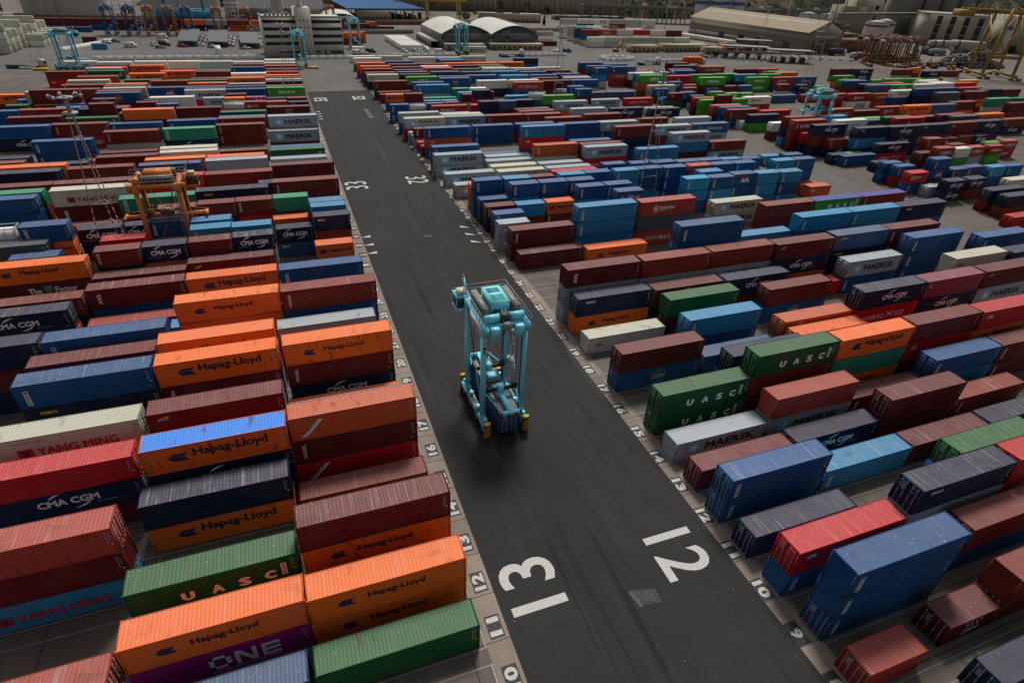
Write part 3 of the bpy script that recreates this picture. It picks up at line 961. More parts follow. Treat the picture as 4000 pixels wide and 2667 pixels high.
197.56 152.25 4h 3 Nc N-
231.27 164.83 4s 2 mt Nc
152.35 147.26 4s 2 Nc Rd
162.65 141.09 2s 3 mt M-
180.52 148.76 2s 2 Mi
188.09 149.49 2s 2 m-
194.64 149.25 2s 2 Nc
156.45 137.44 2s 2 Mt M-
156.14 132.62 2s 3 rB
172.43 138.65 2s 2 W- g-
178.81 138.93 2s 2 sB y-
186.61 138.76 2s 2 rB g-
198.06 142.24 2s 2 sB Rb
189.46 141.72 2s 2 g-
175.14 142.39 2s 2 M-
144.85 124.76 2s 3 Ba Bp
136.68 123.68 2s 2 Rb Ba
138.25 128.79 2s 2 Ba r-
137.39 131.83 2s 2 B- B-
144.33 139.96 2s 1 Nc
139.75 120.25 2s 1 y-
140.36 116.45 2s 2 Nc Nc
147.54 116.49 2s 2 Nc m-
151.15 123.66 2s 2 Ba
157.57 124.14 2s 2 Ba
164.00 122.71 2s 2 ba B-
170.16 122.42 2s 2 Ba
157.60 113.37 4s 2 w-
144.24 108.78 4s 2 N- m-
143.98 104.71 4s 2 N- m-
140.11 99.60 4s 1 R-
221.43 203.52 4s 3 Wb B-
230.24 200.92 4h 3 B- N-
248.19 205.50 4s 3 B-
261.07 204.78 4s 3 Rb
232.25 192.80 4h 3 k- M-
196.77 224.28 4h 1 rB
197.24 213.17 4s 2 rB RB
205.72 209.55 4h 2 rb We
220.73 211.17 4s 2 rB s-
196.09 186.87 4h 2 rb
194.16 175.05 4h 3 Oh
206.45 175.02 4h 3 n-
219.69 177.47 4h 3 M-
158.13 174.92 4h 3 rB
183.16 185.51 4s 2 M-
150.57 170.16 4s 3 b-
170.42 173.08 4h 2 g-
174.11 165.30 4s 3 G-
195.25 172.37 4h 2 O-
193.22 161.65 4h 3 M-
240.37 251.01 4s 2 gj
253.67 265.59 4h 2 M- g-
252.66 252.73 4s 3 Nc Nc
229.50 237.29 4h 2 gj
218.96 224.89 4s 3 B- m-
264.93 250.99 4h 1 gj
260.42 240.58 4s 2 gj
288.83 252.49 4h 1 gj
301.42 251.66 4h 1 G-
257.94 221.76 4s 3 W-
258.27 217.43 4s 3 W-
249.67 231.67 4s 2 R-
232.70 214.40 4s 3 gj
245.62 213.77 4s 3 W-
258.31 214.83 4s 3 W-
270.60 214.41 4s 3 R-
219.34 217.47 4s 3 N-
220.41 214.64 4s 3 n-
232.54 218.07 4h 2 R-
290.31 261.27 4h 2 m-
312.05 268.69 2s 2 O-
303.82 255.20 4h 2 Nc
340.53 271.53 4h 1 m-
248.49 193.14 4h 3 M- Oh
260.39 195.99 4h 3 N-
292.92 208.17 4h 2 M-
243.25 180.23 4h 3 t-
259.31 183.46 4s 3 G-
243.47 172.56 4h 3 M-
301.24 233.46 4s 2 Y-
35.60 30.60 4h 1 N-
"""
# ================================================================ ground and markings
def sheet(name, pts, z, mat, kind='structure'):
    g = Geo(); g.add([(x, y, z) for x, y in pts], [tuple(range(len(pts)))]); o = link(name, g.mesh(name, mat)); tag(o, kind=kind); return o
sheet('ground', [(-1500, -300), (2500, -300), (2500, 2500), (-1500, 2500)], -.02, G_FAR)
sheet('container_yard', [(-330, 5), (330, 5), (330, 328), (-330, 328)], -.012, G_YARD)
sheet('terminal_pavement', [(-260, 328.02), (300, 328.02), (300, 500), (-260, 500)], -.012, G_OLD)
sheet('apron', [(-330, 318), (330, 318), (330, 334), (-330, 334)], -.004, G_OLD)
sheet('cross_aisle', [(112, 60), (131.0, 60), (131.0, 318), (112, 318)], -.004, G_OLD)
for nm, (a, b) in (('left_kerb_strip', (1.35, 3.45)), ('right_kerb_strip', (25.25, 27.6))): sheet('kerb_strip', [(a, 5), (b, 5), (b, 233), (a, 233)], .004, G_APRON)
sheet('road', [(3.4, 5), (25.3, 5), (25.6, 115), (26.6, 270), (3.4, 270)], .008, G_ROAD)
sheet('road_end', [(3.4, 270.01), (26.6, 270.01), (27.6, 334), (3.4, 334)], .008, G_OLD)
mk = Geo()
WM = (.52, .52, .50)
def gtext(s, cx, cy, lx, ly, rot, bold=.02, col=WM, z=.016, stencil=False):
    v, fs, tw, th = text_geo(s, bold, 4); a = v[:, 0] / tw - .5; b = v[:, 1] / th - .5     # a across the word, b up the glyph
    if rot > 0: X = cx - b * lx; Y = cy + a * ly
    else: X = cx + b * lx; Y = cy - a * ly
    mk.add(np.stack([X, Y, np.full_like(X, z)], 1), fs, col)
def gquad(pts, col=WM, z=.016): mk.add([(p[0], p[1], z) for p in pts], [tuple(range(len(pts)))], col)
P1, P2, G0 = 4.3113, 4.2142, 112.735
gtext('13', 6.75, 50.1, 5.1, 5.0, 90, .012); gtext('12', 21.1, 48.7, 5.0, 4.9, -90, .012)
gtext('33', 6.5, 159.2, 5.0, 5.4, 90, .0); gtext('32', 21.0, 160.2, 5.0, 5.4, -90, .0)
gtext('53', 7.0, 255.4, 4.6, 6.2, 90); gtext('52', 20.6, 256.4, 4.6, 6.2, -90)
for side in (-1, 1):
    for blk, base, p, ns in ((0, 0, P1, range(7, 27)), (1, G0, P2, range(1, 25)), (2, 214.0, 3.9, range(1, 5))):
        for n in ns:
            y = base + n * p
            x = 2.45 if side < 0 else 26.0
            if side < 0 and blk == 0 and n < 8: continue
            big = .0 if blk else 1.0
            gquad([(x - .62, y - 1.02), (x + .62, y - 1.02), (x + .62, y + 1.02), (x - .62, y + 1.02)], (.012, .012, .013), .010 + .001 * (side > 0))
            gtext(str(n), x, y, 1.02, 1.65 if n > 9 else .8, 90 if side < 0 else -90, .045)
            # slot corner lines on the yard side
            xs = 1.2 if side < 0 else 26.95; d = side
            gquad([(xs, y - 1.5), (xs + .12, y - 1.5), (xs + .12, y + 1.5), (xs, y + 1.5)] if n > 3 else [(xs, y - 1.4), (xs + .1, y - 1.4), (xs + .1, y + 1.4), (xs, y + 1.4)], (.36, .33, .30), .006)
            L_ = 36 if side > 0 else 38
            for yy in (y - 1.45, y + 1.45):
                x0, x1 = (xs, xs + L_) if side > 0 else (xs - L_, xs)
                gquad([(x0, yy - .05), (x1, yy - .05), (x1, yy + .05), (x0, yy + .05)], (.27, .25, .23), -.008 + .0)
            for k in range(1, 4):
                xx = xs + d * (k * 12.55 - .3); gquad([(xx - .06, y + 1.5), (xx + .06, y + 1.5), (xx + .06, y + 2.6), (xx - .06, y + 2.6)], (.3, .28, .26), -.007)
                if blk == 0 and n % 2: gtext('%02d' % (2 * k + 3 if side < 0 else 29 - 2 * k), xx - d * 1.2, y + 2.1, .55, .8, 90 if side < 0 else -90, .0, (.24, .23, .21), -.006)
for y in (121.9, 125.6, 129.4, 226.0, 229.6, 233.0, 236.5):
    gquad([(3.3, y - .45), (5.1, y + .25), (5.1, y - .8)], (.48, .48, .46)); 
    x = 24.9 if y < 200 else 21.6
    gquad([(x, y - .9), (x - 1.9, y - .35), (x - 1.9, y + .7)], (.48, .48, .46))
for x, y in ((137.3, 128.4), (137.6, 120)): gquad([(x - 1, y - .8), (x + 1, y - .2), (x - .9, y + .8)], (.42, .42, .4), .004)
# repaired patch with a drain cover
gquad([(14.9, 46.7), (17.0, 46.2), (16.8, 44.9), (14.9, 45.2)], (.011, .011, .012), .012); gquad([(15.3, 46.4), (16.7, 46.1), (16.5, 45.2), (15.2, 45.5)], (.02, .018, .022), .014); gquad([(14.5, 46.6), (14.9, 46.7), (15.1, 45.1), (14.8, 45.0)], (.05, .05, .05), .013)
gquad([(15.0, 126.2), (16.4, 126.2), (16.4, 126.9), (15.0, 126.9)], (.05, .05, .05), .012); gquad([(15.1, 126.3), (16.3, 126.3), (16.3, 126.8), (15.1, 126.8)], (.02, .02, .02), .014)
tag(link('road_markings', mk.mesh('road_markings', M_MARK)), kind='structure')

# ================================================================ containers
STACKS = [l.split() for l in DATA.strip().split('\n')]
EXTRA = []      # (x, y, L, h, t, codes) stacks beyond the block ends
for i in range(13): EXTRA.append((60.2 - i * .1, 377.5 + i * 3.55, 12.19, 2.896, 1, ['Wv' if i == 0 else 'W-']))
# refrigerated stack area beyond the yard
fr = [['W-', 'W-'], ['w-', 'wp'], ['w-', 'We'], ['w-', 'W-'], ['w-', 'W-'], ['W-', 'm-']]
for k, st in enumerate(fr): EXTRA.append((180.0 + k * 12.5, 390.5, 12.19, 2.896, 2, st))
EXTRA.append((256, 391, 12.19, 2.896, 1, ['wO']))
for k, st in enumerate([['m-', 'B-', 'w-'], ['rb', 'w-', 'W-'], ['w-', 'w-', 'W-'], ['R-', 'W-', 'w-'], ['w-', 'w-', 'W-'], ['M-', 'M-', 'w-']]): EXTRA.append((181 + k * 12.5, 402, 12.19, 2.896, 3, st))
for k, st in enumerate([['B-', 'B-', 'w-'], ['w-', 'W-', 'w-'], ['m-', 'w-', 'W-'], ['W-', 'w-', 'W-'], ['G-', 'w-'], ['M-', 'W-']]): EXTRA.append((181 + k * 12.5, 412, 12.19, 2.896, len(st), st))
for k, st in enumerate([['w-', 'w-', 'W-'], ['W-', 'w-', 'w-'], ['M-', 'W-', 'w-'], ['B-', 'W-'], ['B-', 'w-'], ['O-', 'M-']]): EXTRA.append((182 + k * 12.5, 424, 12.19, 2.896, len(st), st))
for k, st in enumerate([['w-', 'We', 'w-', 'W-'], ['Wy', 'B-', 'W-', 'w-'], ['We', 'We', 'W-', 'w-'], ['wO', 'm-', 'W-', 'w-'], ['wO', 'wO', 'W-', 'w-'], ['W-', 'We', 'W-', 'w-']]): EXTRA.append((183 + k * 12.6, 440, 12.19, 2.896, 4, st))
for k in range(14): EXTRA.append((286 + k * .9, 447 - k * 3.3, 6.06, 2.591, 1, ['W-']))
# pale refrigerated stacks at the far left
for r_ in range(9):
    for c_ in range(3): EXTRA.append((-128 - c_ * 12.6 + r_ * .3, 372 + r_ * 6.5, 12.19, 2.896, 3 if (r_ + c_) % 3 else 4, ['w-', 'W-', 'w-', 'w-'][: 3 if (r_ + c_) % 3 else 4]))
for r_ in range(5): EXTRA.append((-114.5, 396 + r_ * 7, 6.06, 2.591, 2, ['w-', 'W-']))
for k, st in enumerate([['M-', 'N-'], ['M-', 'M-'], ['M-', 'B-'], ['M-', 'M-'], ['Ba', 'B-'], ['M-', 'M-'], ['O-', 'N-'], ['y-', 'Nc'], ['m-', 'Oh'], ['Oh', 'y-'], ['Oh', 't-'], ['m-', 'Bo']]): EXTRA.append((-128 + k * 12.9 - (k > 4) * 4, 467, 12.19, 2.896, 2, st))
for k, st in enumerate([['N-'], ['M-'], ['Ba']]): EXTRA.append((-126 + k * 9, 455 - k * 1, 12.19 if k < 9 else 6, 2.591, 1, st))
EXTRA[-3:] = [(-132, 457, 12.19, 2.591, 1, ['N-']), (-119, 456, 6.06, 2.591, 1, ['M-']), (-112, 455, 12.19, 2.591, 1, ['Ba'])]
EXTRA += [(-87, 385, 6.06, 2.591, 1, ['b-']), (-96, 411, 6.06, 2.591, 1, ['M-']), (62, 473, 12.19, 2.591, 1, ['M-']), (34, 461, 6.06, 2.591, 3, ['B-', 'm-', 'M-']), (44, 462, 12.19, 2.591, 2, ['M-', 'Bo']), (56, 474, 6.06, 2.591, 2, ['O-', 'B-']),
          (31, 404, 12.19, 2.896, 2, ['O-', 'm-']), (34, 411, 12.19, 2.896, 2, ['O-', 'O-']), (33, 418, 12.19, 2.896, 1, ['M-']), (33.4, 373, 6.06, 2.591, 1, ['W-']), (95, 371, 12.19, 2.896, 1, ['wy']),
          (150, 398, 12.19, 2.591, 1, ['M-']), (150, 404, 12.19, 2.591, 1, ['m-']), (152, 410, 12.19, 2.591, 1, ['m-']), (148.5, 420, 6.06, 2.591, 1, ['B-']), (262, 368, 6.06, 2.591, 2, ['O-', 'o-']), (270, 368, 6.06, 2.591, 1, ['M-']), (277, 366, 6.06, 2.591, 1, ['m-']), (171, 452, 12.19, 2.591, 1, ['w-'])]
BOX = []        # every container: x centre, y, z, L, h, code, tier from top, tiers, stack index
def addstack(x, y, L, h, t, st, si):
    rr = random.Random(int(x * 10) * 7919 + int(y * 10)); hid = 'MmBNOMyRGwmN'
    tank = st[0][0] == 'K'
    for i in range(t):
        jx, jy = rr.uniform(-.035, .035), rr.uniform(-.02, .02)
        k = t - 1 - i; code = st[k] if k < len(st) else rr.choice(hid) + '-'
        BOX.append([x + L / 2 + jx, y + jy, i * (h + .004), L, h, code, k, t, si])
for si, s in enumerate(STACKS):
    L = 12.19 if s[2][0] == '4' else 6.06; h = 2.896 if s[2][1] == 'h' else 2.591
    addstack(float(s[0]), float(s[1]), L, h, int(s[3]), s[4:], si)
for k, e in enumerate(EXTRA): addstack(*e, 10000 + k)
# which containers show largest: rays to sample points on their visible faces
bv = []; bf = []
for b in BOX:
    x, y, z, L, h = b[:5]; n = len(bv)
    bv += [(x + sx * L / 2, y + sy * 1.219, z + dz) for dz in (0, h) for sx, sy in ((-1, -1), (1, -1), (1, 1), (-1, 1))]
    bf += [(n, n + 3, n + 2, n + 1), (n + 4, n + 5, n + 6, n + 7), (n, n + 1, n + 5, n + 4), (n + 1, n + 2, n + 6, n + 5), (n + 2, n + 3, n + 7, n + 6), (n + 3, n, n + 4, n + 7)]
bvh = BVHTree.FromPolygons(bv, bf)
FX = 2297.2 / 4000 * 1024
def visible(i, b):
    x, y, z, L, h = b[:5]; tot = 0
    faces = [((x, y - 1.219, z + h / 2), (L / 2, 0, 0), (0, 0, h / 2), (0, -1, 0)), ((x, y, z + h), (L / 2, 0, 0), (0, 1.219, 0), (0, 0, 1)), ((x - L / 2, y, z + h / 2), (0, 1.219, 0), (0, 0, h / 2), (-1, 0, 0)), ((x + L / 2, y, z + h / 2), (0, 1.219, 0), (0, 0, h / 2), (1, 0, 0))]
    for c, u, v, nn in faces:
        c = Vector(c); u = Vector(u); v = Vector(v); nn = Vector(nn); d = c - CAMP; dist = d.length
        cosv = -d.dot(nn) / dist
        if cosv <= 0: continue
        nu = 5 if u.length > 3 else 2; hit = 0; tot_s = 0
        for a in range(nu):
            for w in (-.8, 0, .8):
                p = c + u * ((a + .5) / nu * 2 - 1) * .96 + v * w; r_ = p - CAMP; zc = r_.dot(CF_)
                tot_s += 1
                if zc < 1 or abs(FX * r_.dot(CR_) / zc) > 512 or abs(FX * r_.dot(CU_) / zc) > 341: continue
                loc, nrm, idx, ds = bvh.ray_cast(CAMP, r_.normalized())
                if idx is not None and idx // 6 == i: hit += 1
        tot += hit / tot_s * 4 * u.length * v.length * cosv * (FX / dist) ** 2
    return tot
vis = [visible(i, b) for i, b in enumerate(BOX)]
order = sorted(range(len(BOX)), key=lambda i: -vis[i]); NEAR = set(i for i in order[:300] if vis[i] > 4)
# stack position words
def row_of(y): return ('near', round(y / P1)) if y < 112.6 else ('middle', max(1, round((y - G0) / P2))) if y < 222 else ('far', max(1, round((y - 218.5) / 3.75)))
ORD = ['first', 'second', 'third', 'fourth', 'fifth', 'sixth', 'seventh', 'eighth', 'ninth', 'tenth', 'eleventh', 'twelfth'] + ['%dth' % k for k in range(13, 40)]
rows = {}
for i, b in enumerate(BOX):
    if b[8] >= 10000: continue
    side = 'left' if b[0] < 14 else ('right' if b[0] < (131 if b[1] < 228 else 124) else 'aisle'); blk, n = row_of(b[1]); rows.setdefault((side, blk, n), {}).setdefault(b[8], b[0])
PLACE = {}
for (side, blk, n), d in rows.items():
    ks = sorted(d, key=lambda s: abs(d[s] - (14 if side != 'aisle' else 125)))
    for j, s in enumerate(ks): PLACE[s] = (side, blk, n, ORD[j])
protos = {}
def part_mesh(kind, L, h, door, mat):
    k = (kind, L, round(h, 3), door)
    if k not in protos: protos[k] = container_parts(L, h, door)[kind].mesh(kind, mat)
    return protos[k]
lmesh = {}
def make_container(b, i):
    x, y, z, L, h, code, k, t, si = b; c0, lg = code[0], code[1]; rr = random.Random(i * 31 + 5)
    side, blk, n, o_ = PLACE.get(si, ('right', 'far', 0, 'first'))
    tier = 'the only tier' if t == 1 else ('top tier' if k == 0 else 'bottom tier' if k == t - 1 else 'middle tier' if t == 3 else 'tier %d down' % (k + 1))
    size = 'long' if L > 7 else 'short'
    where = {'left': 'left of road', 'right': 'right of road', 'aisle': 'beyond cross aisle'}[side]
    if c0 == 'K':
        g = tank_geo(h); me = protos.setdefault('tank', None) or g.mesh('tank_container', M_STEEL); protos['tank'] = me
        o = link('tank_container', me, None, (x, y, z)); tag(o, 'white cylindrical tank in steel frame, %s stack %s, %s row %d' % (o_, where, blk, n), 'tank container', 'tank containers in the yard'); return o
    door = (-1 if rr.random() < .6 else 1) if side != 'left' else (1 if rr.random() < .5 else -1)
    col = jitcol(PAL[c0], rr); 
    o = link('shipping_container', part_mesh('body', L, h, door, M_BODY), None, (x, y, z), 0, col)
    lab = '%s %s %s container, %s, %s stack %s, %s row %d' % (size, CNAME[c0], LNAME.get(lg, 'plain'), tier, o_, where, blk, n)
    tag(o, lab, 'container', 'containers stacked in the yard')
    rc = col
    if len(code) > 2 and code[2] in ROOFC: rc = lin(ROOFC[code[2]])
    rf = link('roof', part_mesh('roof', L, h, door, M_ROOF), o, color=rc)
    if len(code) > 2: rf['label'] = 'bright blue covered roof' if code[2] == '^' else 'royal blue covered roof'
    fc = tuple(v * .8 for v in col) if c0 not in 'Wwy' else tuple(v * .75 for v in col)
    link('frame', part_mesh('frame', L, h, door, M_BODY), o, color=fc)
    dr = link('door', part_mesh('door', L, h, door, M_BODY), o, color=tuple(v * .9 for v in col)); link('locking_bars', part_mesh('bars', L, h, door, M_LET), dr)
    var = {'s': 1 if rr.random() < .5 else 0, 'h': 0 if rr.random() < .65 else 1, 'b': 1 if c0 in 'Wy' else 0, 'B': 1 if c0 == 'R' else 0, 'e': 1 if c0 in 'Ww' else 0}.get(lg, 0)
    lk = (lg, L, round(h, 2), var)
    if lk not in lmesh:
        g = logo(lg, L, h, var); lmesh[lk] = g.mesh('lettering', M_LET) if g.v else None
    if lmesh[lk]: link('lettering', lmesh[lk], o)
    return o
far = Geo(); farn = 0
LOD = {}
for i, b in enumerate(BOX):
    if i in NEAR: make_container(b, i); continue
    x, y, z, L, h, code, k, t, si = b; c0, lg = code[0], code[1]; rr = random.Random(i * 31 + 5)
    if c0 == 'K': far.merge(tank_geo(h), M4((x, y, z)), mi=2); continue
    col = jitcol(PAL[c0], rr); rc = lin(ROOFC[code[2]]) if len(code) > 2 and code[2] in ROOFC else col
    door = -1 if b[0] > 14 else 1
    if vis[i] < .5 and k > 0:
        far.box(x - L / 2, x + L / 2, y - 1.219, y + 1.219, z, z + h, col, 0); continue
    P = container_parts(L, h, door, False); M = M4((x, y, z))
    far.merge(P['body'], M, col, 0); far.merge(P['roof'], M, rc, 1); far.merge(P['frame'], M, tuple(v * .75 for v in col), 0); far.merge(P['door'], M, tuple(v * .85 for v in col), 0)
    if lg != '-' and vis[i] > 3: 
        var = {'s': 1, 'b': 1 if c0 in 'Wy' else 0, 'B': 1 if c0 == 'R' else 0, 'e': 1 if c0 in 'Ww' else 0}.get(lg, 0)
        far.merge(logo(lg, L, h, var), M, mi=2)
fo = link('distant_containers', far.mesh('distant_containers', [M_BODYA, M_ROOFA, M_LET])); tag(fo, 'rows of many coloured containers stacked beyond the nearer ones', 'containers', 'containers stacked in the yard', 'stuff')
print('containers', len(BOX), 'near', len(NEAR), 'cut', vis[order[299]], 'visible>4', sum(v > 4 for v in vis))
# ================================================================ straddle carriers
CY, CYD, ORG, DBL = (.20, .72, .88), (.05, .34, .46), (.62, .20, .035), (.02, .10, .26)
RST = (.26, .10, .025)
DK, GR = (.02, .02, .022), (.16, .155, .15)
def carrier_parts(col, H=14.2, num='712', hoist=5.6, sign=True, old=False):
    """local: travel along y, 4.9 wide, returns list of (name, parent name, Geo, material key)"""
    P = []; W = 2.3; ly = 2.95
    def part(nm, par=None): g = Geo(); P.append([nm, par, g]); return g
    for sx in (-1, 1):
        for sy in (-1, 1):
            g = part('leg'); g.box(sx * W - .24, sx * W + .24, sy * ly - .32, sy * ly + .32, 1.7, H - .5, col)
            g.box(sx * W - .30, sx * W + .30, sy * ly - .40, sy * ly + .40, 1.5, 2.1, col); g.box(sx * W - .29, sx * W + .29, sy * ly - .38, sy * ly + .38, H - 1.5, H - .4, col)
            g.box(sx * (W - .26) - .04, sx * (W - .26) + .04, sy * ly - .12, sy * ly + .12, 2.2, H - 1.6, DK)
        g = part('side_beam'); g.box(sx * W - .36, sx * W + .36, -4.65, 4.65, 1.1, 1.62, col); g.box(sx * W - .45, sx * W + .2, -2.2, 2.2, 1.62, 1.7, GR)
        for y in (-3.9, -1.35, 1.35, 3.9):
            g.cyl((sx * (W - .02), y, 1.55), (sx * (W - .02), y, 2.1), .22, n=12, col=col); g.cyl((sx * (W - .02), y, 2.1), (sx * (W - .02), y, 2.16), .27, n=12, col=tuple(v * 1.3 for v in col))
        for y in (-3.75, -1.35, 1.35, 3.75):
            w = part('wheel'); w.cyl((sx * W - .27, y, .74), (sx * W + .27, y, .74), .74, n=20, col=(.018, .018, .019))
            r_ = Geo(); P.append(['rim', w, r_]); r_.cyl((sx * W - .285, y, .74), (sx * W + .285, y, .74), .42, n=14, col=col); r_.cyl((sx * W - .31, y, .74), (sx * W + .31, y, .74), .14, n=10, col=DK)
            g.box(sx * W - .3, sx * W + .3, y - .1, y + .1, .9, 1.2, col)
        for sy in (-1, 1):
            g = part('bumper'); y0 = sy * 4.68
            n = 9; pts = [(sx * W - .42, y0), (sx * W - .3, y0 + sy * .42), (sx * W + .3, y0 + sy * .42), (sx * W + .42, y0)]
            for k in range(n):
                z0 = .25 + k * 1.75 / n; z1 = z0 + 1.75 / n; v_ = [(p[0], p[1], zz + (p[0] - sx * W) * .42) for zz in (z0, z1) for p in pts]; g.add(v_, [(0, 1, 5, 4), (1, 2, 6, 5), (2, 3, 7, 6), (3, 0, 4, 7)], YEL if k % 2 else DK)
            g.prism(pts, 2.0, 2.25, 'z', YEL)
    g = part('top_frame')
    for sx in (-1, 1): g.box(sx * W - .26, sx * W + .26, -4.1, 4.1, H - .75, H - .15, col)
    for sy in (-1, 1): g.box(-W + .2, W - .2, sy * ly - .35, sy * ly + .35, H - .9, H - .2, col)
    g.box(-W + .2, W - .2, -.2, .2, H - .7, H - .3, col)
    for sx in (-1, 1): g.box(sx * 1.35 - .42, sx * 1.35 + .42, -4.15, -3.35, H - 1.5, H - .25, col); g.box(sx * 1.35 - .45, sx * 1.35 + .45, -4.2, -3.3, H - .25, H - .2, tuple(v * 1.25 for v in col))
    g = part('engine_house'); g.box(-1.0, 1.0, -1.5, 2.1, H - .15, H + 1.35, col); g.box(-1.05, 1.05, -1.55, 2.15, H + 1.35, H + 1.42, tuple(min(.8, v * 1.25) for v in col))
    for k in range(7): g.box(-.7, .7, -1.0 + k * .18, -.93 + k * .18, H + 1.42, H + 1.46, tuple(v * .7 for v in col)); g.box(-.7, .7, .7 + k * .15, .76 + k * .15, H + 1.42, H + 1.46, tuple(v * .7 for v in col))
    for k in range(6): g.box(-1.02, -1.0, -1.2 + k * .5, -.85 + k * .5, H + .2, H + 1.1, tuple(v * .6 for v in col))
    for sx in (-1, 1):
        g = part('radiator_box'); g.box(sx * 1.75 - .32, sx * 1.75 + .32, -1.9, 2.6, H - .15, H + .95, (.17, .16, .15)); g.box(sx * 1.75 - .34, sx * 1.75 + .34, -1.95, 2.65, H + .95, H + 1.0, (.24, .22, .2))
        for k in range(7): g.cyl((sx * 2.07, -1.5 + k * .6, H + .45), (sx * 2.1, -1.5 + k * .6, H + .45), .22, n=10, col=DK)
    g = part('hoist_machinery')
    for sx in (-1, 1): g.cyl((sx * .65, -2.75, H + .35), (sx * 2.1, -2.75, H + .35), .42, n=14, col=col)
    g.box(-.5, .5, -3.1, -2.3, H - .1, H + .7, (.06, .06, .06)); g.cyl((-.6, -2.4, H + .45), (.6, -2.4, H + .45), .26, n=10, col=CYD if col == CY else DK); g.box(-.35, .35, -3.9, -3.2, H - .7, H + .1, (.3, .28, .24)); g.box(-.9, -.2, -2.0, -1.6, H, H + .6, DK); g.box(.2, .8, -2.1, -1.6, H, H + .5, DK)
    for x in (-.2, .15): g.cyl((x, -3.0, H + .1), (x + .1, -2.2, H + .9), .1, n=6, col=GR)
    g = part('railing'); 
    for sx in (-1, 1):
        for z in (.55, 1.05): g.bar((sx * (W + .2), -4.1, H - .15 + z), (sx * (W + .2), 4.1, H - .15 + z), .05, col=(.35, .36, .36))
        for k in range(9): g.bar((sx * (W + .2), -4.1 + k * 1.025, H - .2), (sx * (W + .2), -4.1 + k * 1.025, H + .9), .05, col=(.35, .36, .36))
    for z in (.55, 1.05): g.bar((-W - .2, 4.1, H - .15 + z), (W + .2, 4.1, H - .15 + z), .05, col=(.35, .36, .36))
    g = part('cabin'); x0, x1, y0, y1 = (-W - 1.1, -W + .55, 3.7, 5.5)
    g.box(x0, x1, y0, y1, H - 2.3, H - 1.75, col); g.box(x0, x1, y0, y1, H - .55, H - .3, col)
    for x in (x0, x1 - .1):
        for y in (y0, y1 - .1): g.box(x, x + .1, y, y + .1, H - 1.75, H - .55, col)
    g.box(x0 + .3, x1 - .3, y0 + .3, y1 - .4, H - .3, H + .15, (.62, .58, .44))
    gl = Geo(); P.append(['window', g, gl]); gl.box(x0 + .03, x1 - .03, y0 + .03, y1 - .03, H - 1.75, H - .55, (.02, .03, .035), 0)
    g = part('ladder'); x = W + .62
    for dy in (-.22, .22): g.bar((x, 2.4 + dy, 1.7), (x, 2.4 + dy, H), .05, col=(.4, .4, .4))
    for k in range(int((H - 2) / .35)): g.bar((x, 2.18, 1.9 + k * .35), (x, 2.62, 1.9 + k * .35), .03, col=(.4, .4, .4))
    for k in range(int((H - 4.5) / .8)):
        z = 4.2 + k * .8
        for a in range(5): g.bar((x + .35 * math.sin(R(a * 36)) , 2.4 - .35 * math.cos(R(a * 36)), z), (x + .35 * math.sin(R((a + 1) * 36)), 2.4 - .35 * math.cos(R((a + 1) * 36)), z), .03, col=(.4, .4, .4))
    for z in (5.2, 9.4): g.box(W + .25, W + 1.0, 1.7, 3.1, z, z + .06, (.3, .3, .3))
    # spreader
    g = part('spreader'); z = hoist
    g.box(-.5, .5, -2.9, 2.9, z, z + .42, col); g.box(-.28, .28, -5.9, 5.9, z + .06, z + .34, tuple(v * 1.15 for v in col))
    for sy in (-1, 1):
        g.box(-1.2, 1.2, sy * 5.9 - .2, sy * 5.9 + .2, z - .1, z + .28, col)
        for k in range(6): g.prism([(-1.2 + k * .4, sy * 6.12), (-1.0 + k * .4, sy * 6.12), (-1.0 + k * .4, sy * 6.14), (-1.2 + k * .4, sy * 6.14)], z - .15, z + .1, 'z', YEL if k % 2 else DK)
        for sx in (-1, 1): g.box(sx * 1.13 - .1, sx * 1.13 + .1, sy * 6.0 - .12, sy * 6.0 + .12, z - .25, z + .35, (.12, .06, .04))
        g.box(-2.05, 2.05, sy * 2.2 - .15, sy * 2.2 + .15, z + .5, z + .85, DK); g.box(-.35, .35, sy * 2.2 - .4, sy * 2.2 + .4, z + .4, z + 1.2, col)
        for sx in (-1, 1):
            g.cyl((sx * 1.75, sy * 2.2 - .25, z + 1.0), (sx * 1.75, sy * 2.2 + .25, z + 1.0), .3, n=12, col=DK)
            g.bar((sx * 1.75, sy * 2.3, z + 1.0), (sx * 1.6, sy * 2.6, H - .4), .04, col=DK); g.bar((sx * 1.9, sy * 2.1, z + 1.0), (sx * 1.8, sy * 2.4, H - .4), .04, col=DK)
            g.bar((sx * 1.9, sy * 2.2, z + .7), (sx * 1.2, sy * 5.6, z + .3), .08, col=col)
    g.box(-.9, .7, -.8, 1.2, z + .42, z + .9, (.1, .1, .1)); g.box(-.7, .3, -.4, .6, z + .9, z + 1.1, col)
    g = part('brace')
    for sx in (-1, 1):
        g.bar((sx * W, -ly + .3, 2.2), (sx * W, .1, H - 6.5), .07, col=col); g.bar((sx * W, .1, H - 6.5), (sx * W, -ly + .3, H - 1.0), .07, col=col)
        g.bar((sx * W, ly - .3, 4.2), (sx * W, .1, H - 6.5), .07, col=DK); g.bar((sx * W, .1, H - 6.5), (sx * W, ly - .3, H - 1.4), .07, col=DK)
    g = part('hose'); pr = None
    for k in range(13):
        a = k / 12; p = (1.1 + .5 * math.sin(a * 3), 2.0 - a * 1.5, H - .8 - 4.8 * math.sin(a * math.pi / 2) * (1 - .35 * a)); 
        if pr: g.cyl(pr, p, .09, n=6, col=DK)
        pr = p
